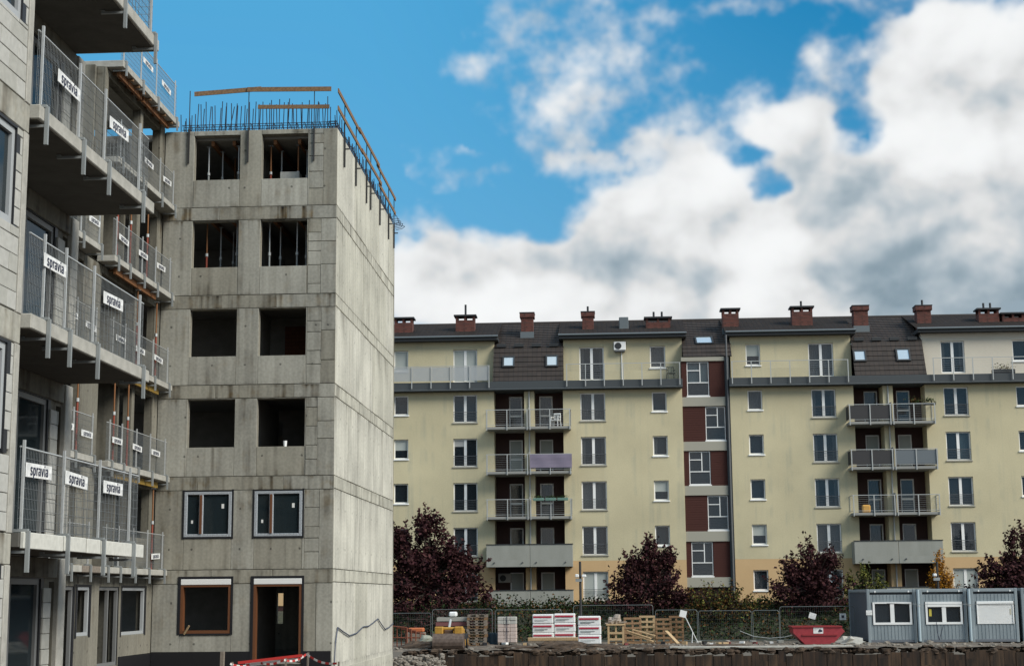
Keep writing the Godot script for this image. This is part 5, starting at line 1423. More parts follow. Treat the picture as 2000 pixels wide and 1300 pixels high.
func make_ground() -> void:
	var f := FastNoiseLite.new(); f.seed = 8; f.frequency = 0.25; f.fractal_octaves = 4
	cache.ground = f
	M.bark = mat(0.05, 0.038, 0.03, 0.9)
	M.earth = mat(1, 1, 1, 0.95, mottled(512, Color(0.05, 0.038, 0.028), Color(0.20, 0.17, 0.135), 0.012, 0.12, 61, 1, 1.5), 7.0)
	M.earth_dark = mat(1, 1, 1, 0.95, mottled(256, Color(0.02, 0.014, 0.010), Color(0.10, 0.068, 0.045), 0.03, 0.2, 62, 1, 1.6), 2.5)
	M.rubble = mat(1, 1, 1, 0.95, mottled(256, Color(0.08, 0.07, 0.055), Color(0.30, 0.27, 0.23), 0.03, 0.2, 64, 1, 1.6), 2.5)
	M.far_earth = mat(0.10, 0.11, 0.06, 0.95)
	# the lie of the land: one sheet to the horizon, the yard, the pit
	var far := MB.new()
	far.quad(V(-900, 1.2, -96), V(900, 1.2, -96), V(900, 1.2, -1500), V(-900, 1.2, -1500))
	single("ground", far, M.far_earth, "", "", Vector3.ZERO, "", "structure")
	var pit := MB.new()
	pit.quad(V(-900, -2.6, 60), V(900, -2.6, 60), V(900, -2.6, -74.3), V(-900, -2.6, -74.3))
	single("pit_floor", pit, M.earth_dark, "", "", Vector3.ZERO, "", "structure")
	var yard := MB.new()
	var slope := MB.new()
	M.slope = mat(1, 1, 1, 0.95, mottled(256, Color(0.012, 0.014, 0.007), Color(0.05, 0.05, 0.024), 0.03, 0.2, 66, 1, 1.4), 3.0)
	var nx := 150; var nz := 46
	for i in nx:
		for j in nz:
			var p := []
			for q in [[i, j], [i + 1, j], [i + 1, j + 1], [i, j + 1]]:
				var x := lerpf(-24.0, 36.0, q[0] / float(nx)); var z := lerpf(-74.5, -99.0, q[1] / float(nz))
				p.append(V(x, ground_height(x, z), z))
			(slope if j > 21 else yard).quad(p[0], p[1], p[2], p[3])
	single("yard_ground", yard, M.earth, "", "", Vector3.ZERO, "", "structure")
	single("grassy_slope", slope, M.slope, "", "", Vector3.ZERO, "", "structure")
	for s in [[-900.0, -24.0], [36.0, 900.0]]:
		var m := MB.new(); m.quad(V(s[0], 0.9, -74.5), V(s[1], 0.9, -74.5), V(s[1], 1.25, -99), V(s[0], 1.25, -99))
		single("ground", m, M.far_earth, "", "", Vector3.ZERO, "", "structure")
	# pit wall of rusty brown sheet piles with a soil lip
	var w := thing("pit_wall", "rust-brown wall of upright sheet piles holding the yard above the excavation", "retaining wall", V(10, -2.6, -74.3))
	M.pile_a = mat(0.62, 0.62, 0.62, 0.9, mottled(256, Color(0.012, 0.008, 0.005), Color(0.10, 0.058, 0.032), 0.03, 0.2, 63, 10, 1.6), 2.0)
	M.pile_b = mat(0.45, 0.40, 0.36, 0.85, M.pile_a.albedo_texture, 2.0)
	M.pile_c = mat(0.95, 0.95, 0.9, 0.85, M.pile_a.albedo_texture, 2.0)
	var x := -9.4; var k := 0
	while x < 34.0:
		var wide := rng.randf_range(0.30, 0.62)
		var top := 0.10 + rng.randf_range(-0.14, 0.10)
		var deep := 0.022 if k % 2 else 0.0
		var m := MB.new(); m.shift = V(rng.randf() * 3, rng.randf() * 3, 0)
		m.bevel(V(x + 0.001, -2.8, -74.6), V(x + wide - 0.001, top, -74.44 + deep), 0.006)
		part(w, "sheet_pile", m, [M.pile_a, M.pile_b, M.pile_a, M.pile_a, M.pile_c][rng.randi() % 5])
		x += wide; k += 1
	var lip := MB.new()
	for i in 1500:
		var px := rng.randf_range(-9.4, 33.0)
		var s := 0.02 + 0.13 * pow(rng.randf(), 2.0)
		lip.blob(V(px, 0.10 + rng.randf() * 0.16, -74.42 - rng.randf() * 0.8), V(s * 1.7, s, s), i, 6, 0.4)
	single("soil_lip", lip, M.earth_dark, "crumbling dark soil along the edge of the excavation", "soil", Vector3.ZERO, "", "stuff")
	# foundation ledge left of the pit wall, at the tower's back corner
	var ledge := MB.new()
	for i in 520:
		var s := rng.randf_range(0.03, 0.11)
		ledge.blob(V(rng.randf_range(-9.6, -7.4), -0.55 + rng.randf() * 0.5 + 0.3 * rng.randf(), rng.randf_range(-66.0, -73.0)), V(s * 1.5, s, s), 900 + i, 7, 0.3)
	single("rubble", ledge, M.rubble, "pale broken concrete heaped at the back corner of the tower", "rubble", Vector3.ZERO, "", "stuff")
	var bank := MB.new()
	bank.prism([Vector2(-12.0, -2.8), Vector2(-6.8, -2.8), Vector2(-7.6, -0.3), Vector2(-8.2, -0.15), Vector2(-12.0, -0.1)], -73.9, -63.0)
	single("earth_bank", bank, M.earth, "", "", Vector3.ZERO, "", "structure")
	# stones, clods and scraps over the yard
	var st := MB.new()
	for i in 900:
		var px := rng.randf_range(-10.0, 22.0); var pz := rng.randf_range(-75.0, -84.0)
		var s := pow(rng.randf(), 3.0) * 0.10 + 0.015
		st.blob(V(px, ground_height(px, pz) + s * 0.3, pz), V(s * 1.5, s * 0.8, s), 2000 + i, 5, 0.3)
	single("stones", st, M.rubble, "loose stones and clods scattered over the building yard", "stones", Vector3.ZERO, "", "stuff")
	for q in [[-2.2, -76.0, 1.5, 0.35, 0], [-0.2, -76.2, 1.1, 0.22, 1], [-4.4, -76.4, 1.3, 0.18, 2], [5.4, -76.6, 1.6, 0.16, 3], [11.9, -79.9, 0.8, 0.38, 4], [-8.9, -77.4, 1.2, 0.36, 5], [2.2, -76.0, 1.6, 0.20, 6]]:
		single("earth_heap", MB.new().blob(Vector3.ZERO, V(q[2], q[3], 0.7), 40 + q[4], 12, 0.25), M.earth_dark if q[4] != 4 else M.slab, ["dark earth heap before the white wrapped pallets", "low dark earth heap under the single wrapped pallet", "flat earth heap right of the loader bucket", "low clods before the long mesh fence", "grey gravel heap between the red skip and the grey cabins", "rubble heap left of the loader bucket", "low earth heap before the leaning pallets"][q[4]], "heap", V(q[0], ground_height(q[0], q[1]) - 0.03, q[1]))
	# pale planks and slabs along the edge
	for q in [[7.0, -75.2, 3.4, 0], [4.2, -75.1, 2.6, 1], [10.0, -75.3, 2.8, 2]]:
		single("concrete_strip", MB.new().bevel(V(-q[2] / 2, 0, -0.35), V(q[2] / 2, 0.10, 0.35), 0.02), M.slab, "pale concrete strip on the pit edge, %s" % ["middle one, before the mesh fence", "left one", "right one, before the red skip"][q[3]], "slab", V(q[0], 0.30, q[1]))

func make_plants() -> void:
	tree("purple_tree", "largest purple-leaved plum tree, half hidden behind the concrete tower", V(-10.4, 1.2, -91.5), 6.4, 6.6, [[0.0, 1.0, 0.72], [-0.28, 0.88, 0.8], [0.27, 0.64, 0.75], [0.0, 0.66, 1.05]], ["plum"], 501, 17000, 0.20)
	tree("purple_tree", "purple-leaved plum tree left of the stair windows, behind the stacked pallets", V(2.4, 1.4, -91.5), 4.75, 4.2, [[0.04, 1.0, 0.7], [-0.2, 0.74, 0.78], [0.24, 0.76, 0.74], [0.0, 0.66, 1.0]], ["plum"], 511, 8500, 0.18)
	tree("purple_tree", "purple-leaved plum tree behind the red skip", V(11.7, 1.4, -91.5), 4.2, 4.4, [[-0.04, 1.0, 0.68], [-0.24, 0.70, 0.76], [0.20, 0.88, 0.76], [0.03, 0.66, 1.0]], ["plum"], 521, 8500, 0.18)
	tree("purple_tree", "purple-leaved plum tree cut by the right edge of the photo, above the cabins", V(23.6, 1.4, -91.5), 4.9, 5.0, [[0.0, 1.0, 0.7], [-0.24, 0.72, 0.8], [0.25, 0.8, 0.8], [0.0, 0.6, 1.0]], ["plum"], 531, 9500, 0.19)
	tree("bush", "sparse yellow-green bush behind the left grey cabin", V(15.0, 1.6, -93.5), 2.3, 2.3, [[0.0, 1.0, 0.8], [-0.3, 0.85, 0.6], [0.3, 0.8, 0.6]], ["olive", "olive", "green"], 541, 1300, 0.13, "bush")
	tree("bush", "pointed orange autumn bush behind the middle grey cabin", V(19.35, 1.6, -93.5), 3.2, 1.5, [[0.0, 1.0, 0.8], [0.05, 0.7, 1.0], [0.2, 0.5, 0.8]], ["orange"], 551, 1900, 0.12, "bush")
	tree("bush", "brown autumn bush before the foot of the stair bay", V(6.3, 1.1, -90.5), 1.9, 4.2, [[-0.15, 1.0, 0.7], [0.2, 0.9, 0.8], [0.0, 0.7, 1.0]], ["rust", "rust", "olive", "ivy"], 561, 2600, 0.13, "bush")
	tree("bush", "dark bush under the largest purple tree, above the mesh fence", V(-8.6, 0.6, -88.5), 1.6, 6.0, [[-0.2, 1.0, 0.8], [0.25, 0.9, 0.8], [0.0, 0.7, 1.0]], ["ivy", "plum"], 571, 3200, 0.13, "bush")
	# ivy and grass over the slope before the yellow block
	var g := RandomNumberGenerator.new(); g.seed = 71
	var s := PackedVector3Array()
	var f: FastNoiseLite = cache.ground
	for i in 30000:
		var x := g.randf_range(-13.5, 27.0); var z := g.randf_range(-86.5, -97.0)
		var lump := maxf(0.0, f.get_noise_2d(x * 1.5 + 50.0, z * 1.5) + 0.25)
		s.append(V(x, ground_height(x, z) + g.randf() * (0.18 + 1.1 * lump), z))
	single("ground_ivy", leaves_mesh(s, 0.16, ["ivy", "ivy", "ivy", "green", "rust"], 73), leaf_material("all"), "dark ivy and low shrubs covering the slope before the yellow block", "ground cover", Vector3.ZERO, "", "stuff")

func mesh_fence(x0: float, x1: float, z: float, tall: float, label: String, lean := 0.0) -> void:
	var o := thing("site_fence", label, "fence panel", V((x0 + x1) / 2, 0.32, z), "mesh fence panels at the back of the yard")
	var y0 := 0.42; var y1 := 0.32 + tall
	var m := MB.new()
	m.path([V(x0, 0.32, z), V(x0, y1 - 0.08, z), V(x0 + 0.08, y1, z + lean), V(x1 - 0.08, y1, z + lean), V(x1, y1 - 0.08, z), V(x1, 0.32, z)], 0.019, 6)
	m.tube(V(x0, y0, z), V(x1, y0, z), 0.02, 0.02, 6)
	part(o, "frame", m, M.fence_steel)
	var w := MB.new()
	for i in int((x1 - x0) / 0.10): w.tube(V(x0 + 0.1 * i, y0, z), V(x0 + 0.1 * i, y1, z), 0.0022, 0.0022, 3, false)
	for j in 7: w.tube(V(x0, lerpf(y0, y1, j / 7.0), z), V(x1, lerpf(y0, y1, j / 7.0), z), 0.0022, 0.0022, 3, false)
	part(o, "wire_mesh", w, M.fence_steel, Vector3.ZERO, "stuff")
	for x in [x0, x1]: part(o, "foot_block", MB.new().bevel(V(x - 0.12, 0.26, z - 0.3), V(x + 0.12, 0.40, z + 0.3), 0.02), M.slab)

func cabin(x0: float, x1: float, label: String, style: int) -> void:
	# a grey site cabin: ribbed walls, corner posts, roof frame, window
	var zf := -80.8; var zb := -86.8; var y0 := 0.32; var y1 := 2.98
	var o := thing("site_cabin", label, "site cabin", V((x0 + x1) / 2, y0, (zf + zb) / 2), "grey site cabins in a row")
	var wx0 := x0 + 0.28; var wx1 := x1 - 0.22; var wy0 := 1.22; var wy1 := 2.33
	part(o, "body", MB.new().box(V(x0 + 0.06, y0 + 0.1, zb + 0.05), V(x1 - 0.06, y1 - 0.06, zf - 0.25)), M.cabin_dark)
	var ribs := MB.new()
	var n := int((x1 - x0 - 0.3) / 0.085)
	for i in n:
		var a := lerpf(x0 + 0.15, x1 - 0.15, float(i) / n); var b := lerpf(x0 + 0.15, x1 - 0.15, (i + 1.0) / n)
		var d := zf - 0.045 if i % 2 else zf - 0.03
		for s in [[y0 + 0.16, wy0], [wy1, y1 - 0.28]]: ribs.box(V(a, s[0], zf - 0.2), V(b, s[1], d))
		if b < wx0 or a > wx1: ribs.box(V(a, wy0, zf - 0.2), V(b, wy1, d))
	part(o, "front_wall", ribs, M.cabin)
	var left_side := MB.new(); var right_side := MB.new()
	for i in 58:
		var a := lerpf(zf - 0.16, zb + 0.16, i / 58.0); var b := lerpf(zf - 0.16, zb + 0.16, (i + 1) / 58.0)
		left_side.box(V(x0 + (0.03 if i % 2 else 0.045), y0 + 0.16, b), V(x0 + 0.1, y1 - 0.22, a))
		right_side.box(V(x1 - 0.1, y0 + 0.16, b), V(x1 - (0.03 if i % 2 else 0.045), y1 - 0.22, a))
	part(o, "side_wall", left_side, M.cabin_dark)
	part(o, "side_wall", right_side, M.cabin_dark)
	for x in [x0, x1 - 0.15]:
		for z in [zf, zb + 0.15]: part(o, "corner_post", MB.new().bevel(V(x, y0, z - 0.15), V(x + 0.15, y1, z), 0.02), M.cabin)
	var top := MB.new()
	top.bevel(V(x0 + 0.152, y1 - 0.17, zf - 0.14), V(x1 - 0.152, y1 - 0.01, zf - 0.005), 0.015).bevel(V(x0 + 0.003, y1 - 0.16, zb + 0.152), V(x0 + 0.12, y1 - 0.01, zf - 0.152), 0.015).bevel(V(x1 - 0.12, y1 - 0.16, zb + 0.152), V(x1 - 0.003, y1 - 0.01, zf - 0.152), 0.015)
	part(o, "roof_frame", top, M.cabin_light)
	part(o, "roof", bx(x0 + 0.1, x1 - 0.1, y1 - 0.05, y1 - 0.012, zb + 0.05, zf - 0.1), M.cabin_dark)
	part(o, "base_frame", MB.new().bevel(V(x0 + 0.152, y0 + 0.02, zf - 0.14), V(x1 - 0.152, y0 + 0.155, zf - 0.005), 0.015), M.cabin_dark)
	for x in [x0 + 0.42, x1 - 0.35]: part(o, "lamp_cap", MB.new().tube(V(x, y1 - 0.13, zf - 0.005), V(x, y1 - 0.13, zf + 0.03), 0.05, 0.04, 8), M.white)
	if style == 3: return
	var f := MB.new(); var zz := zf - 0.02
	if style < 2:
		var box := 0.02 if style == 0 else 0.20
		f.box(V(wx0, wy0, zz - 0.08), V(wx0 + 0.10, wy1, zz + 0.03)).box(V(wx1 - 0.10, wy0, zz - 0.08), V(wx1, wy1, zz + 0.03)).box(V(wx0 + 0.1, wy0, zz - 0.08), V(wx1 - 0.1, wy0 + 0.11, zz + 0.03)).box(V((wx0 + wx1) / 2 - 0.1, wy0 + 0.11, zz - 0.08), V((wx0 + wx1) / 2 + 0.1, wy1 - 0.05 - box, zz + 0.02))
		f.box(V(wx0 + 0.1, wy1 - 0.05 - box, zz - 0.08), V(wx1 - 0.1, wy1, zz + 0.04))
		var w := part(o, "window", f, M.white)
		part(w, "pane", bx(wx0 + 0.1, (wx0 + wx1) / 2 - 0.1, wy0 + 0.11, wy1 - 0.05 - box, zz - 0.05, zz - 0.04), M.pane)
		part(w, "pane", bx((wx0 + wx1) / 2 + 0.1, wx1 - 0.1, wy0 + 0.11, wy1 - 0.05 - box, zz - 0.05, zz - 0.04), M.pane)
		if style == 0: part(w, "blind", bx(wx0 + 0.1, (wx0 + wx1) / 2 - 0.1, wy0 + 0.11, wy1 - 0.07, zz - 0.075, zz - 0.055), M.cabin_dark)
		if style == 1: part(w, "sticker", bx(wx0 + 0.18, wx0 + 0.30, wy0 + 0.4, wy0 + 0.75, zz - 0.035, zz - 0.03), mat(0.5, 0.42, 0.06, 0.7))
		part(w, "room", bx(wx0 + 0.02, wx1 - 0.02, wy0, wy1, zz - 0.17, zz - 0.16), M.room)
	else:
		f.bevel(V(wx0, wy0, zz - 0.08), V(wx0 + 0.06, wy1 - 0.16, zz + 0.05), 0.01).bevel(V(wx1 - 0.06, wy0, zz - 0.08), V(wx1, wy1 - 0.16, zz + 0.05), 0.01).bevel(V(wx0, wy1 - 0.157, zz - 0.08), V(wx1, wy1, zz + 0.06), 0.02)
		var w := part(o, "roller_shutter", f, M.white)
		for i in 18:
			var a := lerpf(wy0, wy1 - 0.16, i / 18.0)
			part(w, "slat", MB.new().bevel(V(wx0 + 0.062, a + 0.002, zz - 0.04), V(wx1 - 0.062, a + 0.05, zz + 0.02), 0.008), M.white)
		part(w, "label", bx(wx1 - 0.2, wx1 - 0.12, wy0 + 0.45, wy0 + 0.75, zz + 0.022, zz + 0.026), mat(0.45, 0.42, 0.33, 0.8))

func wrapped_pallet(x: float, z: float, wide: float, layers: int, tall: float, label: String) -> void:
	var y := ground_height(x, z) - 0.02
	var o := thing("wrapped_pallet", label, "pallet", V(x, y, z))
	for i in 3: part(o, "bearer", bx(x - wide / 2 + 0.02 + i * (wide / 2 - 0.07), x - wide / 2 + 0.12 + i * (wide / 2 - 0.07), y, y + 0.12, z - 0.5, z + 0.5), M.wood_grey)
	var h := tall / layers
	for i in layers:
		var y0 := y + 0.122 + h * i
		var p := part(o, "package", MB.new().bevel(V(x - wide / 2 + rng.randf_range(-0.012, 0.012), y0 + 0.003, z - 0.55), V(x + wide / 2 + rng.randf_range(-0.012, 0.012), y0 + h - 0.003, z + 0.55 + rng.randf_range(-0.015, 0.015)), 0.035), M.wrap)
		part(p, "red_stripe", MB.new().box(V(x - wide / 2 + 0.05, y0 + h * 0.62, z + 0.53), V(x + wide / 2 - 0.10, y0 + h * 0.80, z + 0.575)), M.wrap_red)
		part(p, "grey_print", MB.new().box(V(x - wide / 2 + 0.12, y0 + h * 0.38, z + 0.53), V(x + wide / 2 - 0.3, y0 + h * 0.42, z + 0.572)).box(V(x - wide / 2 + 0.12, y0 + h * 0.26, z + 0.53), V(x + wide / 2 - 0.5, y0 + h * 0.29, z + 0.572)), M.wrap_grey)
		part(p, "side_stripe", bx(x + wide / 2 - 0.02, x + wide / 2 + 0.022, y0 + h * 0.62, y0 + h * 0.8, z - 0.4, z + 0.4), M.wrap_red)

func plain_pallet(o: Node3D, c: Vector3, w: float, d: float, m: Material) -> void:
	# a flat pallet lying with its base at c: boards and blocks are parts
	for i in 3:
		part(o, "runner", bx(c.x - w / 2, c.x + w / 2, c.y, c.y + 0.022, c.z - d / 2 + i * (d / 2 - 0.05), c.z - d / 2 + 0.10 + i * (d / 2 - 0.05)), m)
		for k in 3: part(o, "block", bx(c.x - w / 2 + k * (w / 2 - 0.07), c.x - w / 2 + 0.14 + k * (w / 2 - 0.07), c.y + 0.023, c.y + 0.11, c.z - d / 2 + i * (d / 2 - 0.05), c.z - d / 2 + 0.10 + i * (d / 2 - 0.05)), m)
	for i in 6: part(o, "deck_board", bx(c.x - w / 2 + i * (w - 0.1) / 5.0, c.x - w / 2 + 0.10 + i * (w - 0.1) / 5.0, c.y + 0.111, c.y + 0.133, c.z - d / 2, c.z + d / 2), m)

func standing_pallet(at: Vector3, w: float, h: float, lean: float, turn: float, m: Material, label: String) -> void:
	var o := thing("standing_pallet", label, "pallet", at, "pallets and formwork leaning in the yard")
	for i in 3:
		part(o, "runner", bx(at.x - w / 2 + i * (w / 2 - 0.05), at.x - w / 2 + 0.1 + i * (w / 2 - 0.05), at.y, at.y + h, at.z - 0.13, at.z - 0.105), m)
		part(o, "bearer", bx(at.x - w / 2 + i * (w / 2 - 0.05), at.x - w / 2 + 0.1 + i * (w / 2 - 0.05), at.y, at.y + h, at.z - 0.104, at.z - 0.024), m)
	for i in 6: part(o, "deck_board", bx(at.x - w / 2, at.x + w / 2, at.y + i * (h - 0.11) / 5.0, at.y + 0.11 + i * (h - 0.11) / 5.0, at.z - 0.023, at.z), m)
	o.rotation = Vector3(-lean, turn, 0)

func make_yard() -> void:
	M.fence_steel = mat(0.13, 0.15, 0.15, 0.5, null, 1.0, 0.4)
	M.cabin = mat(1, 1, 1, 0.6, mottled(128, Color(0.16, 0.195, 0.215), Color(0.26, 0.305, 0.325), 0.03, 0.2, 81, 4), 3.0)
	M.cabin_dark = mat(0.11, 0.125, 0.145, 0.65)
	M.cabin_light = mat(0.22, 0.26, 0.28, 0.6)
	M.wrap = mat(1, 1, 1, 0.4, mottled(128, Color(0.60, 0.62, 0.62), Color(0.82, 0.83, 0.82), 0.06, 0.2, 82), 1.0)
	M.wrap_red = mat(0.36, 0.018, 0.045, 0.45)
	M.wrap_grey = mat(0.30, 0.33, 0.33, 0.6)
	# cabins and the pipes between them
	cabin(13.05, 15.48, "grey site cabin nearest the red skip, its left side wall in view", 0)
	cabin(15.66, 17.98, "grey site cabin with a yellow sticker in its white window", 1)
	cabin(18.18, 20.50, "grey site cabin with its white roller shutter pulled down", 2)
	cabin(20.68, 23.0, "grey site cabin cut off by the right edge of the photo", 3)
	for q in [[15.57, "left of the cabin with the yellow sticker"], [18.08, "left of the cabin with the closed shutter"]]:
		var o := thing("downpipe", "pale blue downpipe standing in the gap %s" % q[1], "downpipe", V(q[0], 0.35, -80.7))
		part(o, "pipe", MB.new().tube(V(q[0], 0.4, -80.66), V(q[0], 2.95, -80.66), 0.075, 0.075, 10), mat(0.34, 0.42, 0.46, 0.5))
		part(o, "clip", MB.new().tube(V(q[0], 2.1, -80.66), V(q[0], 2.16, -80.66), 0.09, 0.09, 10), M.steel)
	single("cable", MB.new().path([V(14.0, 2.28, -80.62), V(15.6, 2.22, -80.6), V(17.2, 2.2, -80.6), V(18.6, 2.2, -80.58), V(20.3, 2.24, -80.6)], 0.012, 4), M.steel_dull, "thin grey cable strung across the fronts of the cabins", "cable", Vector3.ZERO)
	single("cable", MB.new().path([V(16.4, 1.35, -80.62), V(16.42, 0.9, -80.6), V(16.5, 0.45, -80.55)], 0.015, 4).path([V(16.75, 1.2, -80.62), V(16.6, 0.75, -80.6), V(16.5, 0.45, -80.55)], 0.015, 4), M.ink, "two black cables hanging below the window of the cabin with the yellow sticker", "cable", Vector3.ZERO)
	single("notice", MB.new().box(V(-0.15, -0.12, -0.006), V(0.15, 0.12, 0.006)), M.sign, "small white notice on the corner of the first grey cabin", "notice", V(13.14, 1.82, -80.78))
	# red skip
	var k := thing("skip", "red steel skip with a white label, between the mesh fence and the cabins", "skip", V(10.5, 0.33, -80.4))
	var y := 0.32; var z0 := -81.3; var z1 := -79.6
	var red := mat(1, 1, 1, 0.5, mottled(128, Color(0.22, 0.018, 0.026), Color(0.34, 0.034, 0.044), 0.04, 0.2, 83), 1.5)
	var red2 := mat(0.24, 0.018, 0.022, 0.55)
	var hull := [Vector2(9.75, y), Vector2(11.1, y), Vector2(11.72, y + 0.62), Vector2(11.55, y + 0.82), Vector2(9.2, y + 0.82), Vector2(9.2, y + 0.55)]
	part(k, "body", MB.new().prism(hull, z0, z1), red)
	part(k, "rim", MB.new().box(V(9.14, y + 0.822, z1 - 0.10), V(11.6, y + 0.88, z1 + 0.05)).box(V(9.14, y + 0.822, z0 - 0.05), V(11.6, y + 0.88, z0 + 0.1)).box(V(9.14, y + 0.822, z0 + 0.101), V(9.24, y + 0.88, z1 - 0.101)).box(V(11.5, y + 0.822, z0 + 0.101), V(11.6, y + 0.88, z1 - 0.101)), red2)
	part(k, "rib", bx(9.62, 11.35, y + 0.42, y + 0.48, z1 + 0.003, z1 + 0.05), red2)
	var lb := part(k, "label", bx(10.18, 10.66, y + 0.52, y + 0.82, z1 + 0.004, z1 + 0.012), M.sign)
	part(lb, "black_mark", MB.new().prism([Vector2(10.40, y + 0.58), Vector2(10.62, y + 0.60), Vector2(10.62, y + 0.68), Vector2(10.50, y + 0.74), Vector2(10.44, y + 0.70)], z1 + 0.0125, z1 + 0.015), M.ink)
	# mesh fence panels
	var zf := -84.0
	mesh_fence(-13.2, -9.32, zf, 1.62, "mesh fence panel leaving the concrete tower, first from the left")
	mesh_fence(-9.22, -6.05, zf + 0.1, 1.80, "mesh fence panel behind the yellow loader bucket")
	mesh_fence(-5.9, -2.4, zf, 1.75, "mesh fence panel behind the small pale pallet of bricks")
	mesh_fence(-1.75, 2.42, zf, 1.95, "mesh fence panel behind the pale open crate")
	mesh_fence(2.55, 4.72, zf + 0.12, 1.68, "mesh fence panel behind the brown pallets on edge")
	mesh_fence(4.8, 7.55, zf, 1.62, "mesh fence panel beside the work lamp, before the brown bush")
	mesh_fence(7.62, 8.98, zf + 0.1, 1.62, "short mesh fence panel left of the taller one behind the skip")
	mesh_fence(9.04, 12.9, zf, 1.80, "mesh fence panel behind the red skip")
	single("notice", MB.new().obox(Vector3.ZERO, V(0.36, 0.30, 0.012), Basis(Vector3(0, 0, 1), -0.3)).obox(V(0, 0, 0.008), V(0.12, 0.12, 0.004), Basis(Vector3(0, 0, 1), -0.3)), M.sign, "tilted white notice on the mesh fence above the red skip", "notice", V(10.72, 1.64, zf + 0.05))
	var n2 := thing("notice", "square notice with a dark mark beside the first grey cabin", "notice", V(12.3, 1.6, zf + 0.05))
	part(n2, "board", MB.new().box(V(12.12, 1.42, zf + 0.04), V(12.46, 1.76, zf + 0.05)), M.sign)
	part(n2, "mark", MB.new().box(V(12.22, 1.52, zf + 0.051), V(12.36, 1.66, zf + 0.054)), M.ink)
	# yellow loader seen from its bucket
	var l := thing("loader", "small yellow loader facing the camera with its wide worn bucket lowered", "loader", V(-7.6, 0.25, -77.0))
	var yel := mat(1, 1, 1, 0.5, mottled(128, Color(0.30, 0.155, 0.02), Color(0.48, 0.27, 0.045), 0.04, 0.2, 84), 1.2)
	var steel := mat(1, 1, 1, 0.55, mottled(128, Color(0.05, 0.035, 0.028), Color(0.17, 0.125, 0.10), 0.04, 0.2, 85), 1.2, 0.2)
	var lx0 := -8.28; var lx1 := -6.82; var ly := 0.22; var lz := -75.7
	var bk := MB.new()
	var arc := []
	for i in 9:
		var a := lerpf(-0.35 * PI, 0.62 * PI, i / 8.0)
		arc.append(Vector2(cos(a) * 0.42, 0.42 + sin(a) * 0.42))
	for i in 8:
		var p: Vector2 = arc[i]; var q: Vector2 = arc[i + 1]
		bk.quad(V(lx0, ly + p.y, lz + p.x), V(lx1, ly + p.y, lz + p.x), V(lx1, ly + q.y, lz + q.x), V(lx0, ly + q.y, lz + q.x))
		bk.quad(V(lx1, ly + p.y, lz + p.x - 0.03), V(lx0, ly + p.y, lz + p.x - 0.03), V(lx0, ly + q.y, lz + q.x - 0.03), V(lx1, ly + q.y, lz + q.x - 0.03))
	var bu := part(l, "bucket", bk, steel)
	for x in [lx0, lx1 - 0.03]: part(bu, "cheek", MB.new().prism([Vector2(-lz - 0.40, ly + 0.25), Vector2(-lz + 0.35, ly + 0.02), Vector2(-lz + 0.35, ly + 0.85), Vector2(-lz - 0.05, ly + 0.86)].map(func(p): return Vector2(p.x, p.y)), x, x + 0.03, 0), steel)
	part(bu, "cutting_edge", bx(lx0 - 0.02, lx1 + 0.02, ly - 0.03, ly + 0.03, lz + 0.02, lz + 0.24), M.dark_steel)
	for x in [lx0 + 0.06, lx1 - 0.46]: part(l, "arm_bracket", MB.new().bevel(V(x, ly + 0.80, lz - 0.55), V(x + 0.40, ly + 1.16, lz + 0.02), 0.04), yel)
	part(l, "cross_tube", MB.new().tube(V(lx0 + 0.3, ly + 1.05, lz - 0.35), V(lx1 - 0.3, ly + 1.05, lz - 0.35), 0.09, 0.09, 10), yel)
	part(l, "coupler", MB.new().bevel(V(-7.78, ly + 0.62, lz - 0.5), V(-7.36, ly + 1.0, lz - 0.2), 0.03), mat(0.09, 0.05, 0.03, 0.6))
	part(l, "ram", MB.new().tube(V(-7.57, ly + 0.95, lz - 0.3), V(-7.57, ly + 1.45, lz - 1.2), 0.06, 0.06, 10), M.steel)
	part(l, "chassis", MB.new().bevel(V(-8.05, ly + 0.3, lz - 3.2), V(-7.05, ly + 1.05, lz - 0.8), 0.08), yel)
	for x in [-8.28, -7.14]:
		for zz in [lz - 1.2, lz - 2.7]:
			var wh := part(l, "wheel", MB.new().tube(V(x, ly + 0.38, zz), V(x + 0.28, ly + 0.38, zz), 0.40, 0.40, 16), M.membrane)
			part(wh, "hub", MB.new().tube(V(x - 0.01, ly + 0.38, zz), V(x + 0.29, ly + 0.38, zz), 0.17, 0.17, 10), yel)
	# stacks and scrap behind and beside it
	var c := thing("timber_stack", "stack of coloured boards and white bundles behind the yellow loader", "stack", V(-7.7, 0.3, -81.6))
	for i in 6:
		part(c, "board", bx(-8.75 + 0.05 * (i % 2), -6.95, 0.35 + 0.24 * i, 0.54 + 0.24 * i, -82.2, -81.2), [M.wood_grey, M.wood, mat(0.28, 0.22, 0.10, 0.8), M.wood_grey, mat(0.16, 0.06, 0.06, 0.8), mat(0.30, 0.30, 0.27, 0.8)][i])
	part(c, "bundle", MB.new().bevel(V(-8.1, 1.77, -82.0), V(-7.7, 2.02, -81.4), 0.06), M.wrap)
	var ps := thing("pallet_stack", "tall stack of flat wooden pallets right of the yellow loader", "pallet stack", V(-6.6, 0.3, -81.4))
	for i in 11: plain_pallet(ps, V(-6.62 + rng.randf_range(-0.04, 0.04), 0.32 + 0.142 * i, -81.4), 1.0, 0.9, M.wood_grey if i % 3 else M.wood)
	var br := thing("brick_pallet", "small strapped pallet of pale pinkish bricks", "pallet", V(-5.1, 0.3, -81.6))
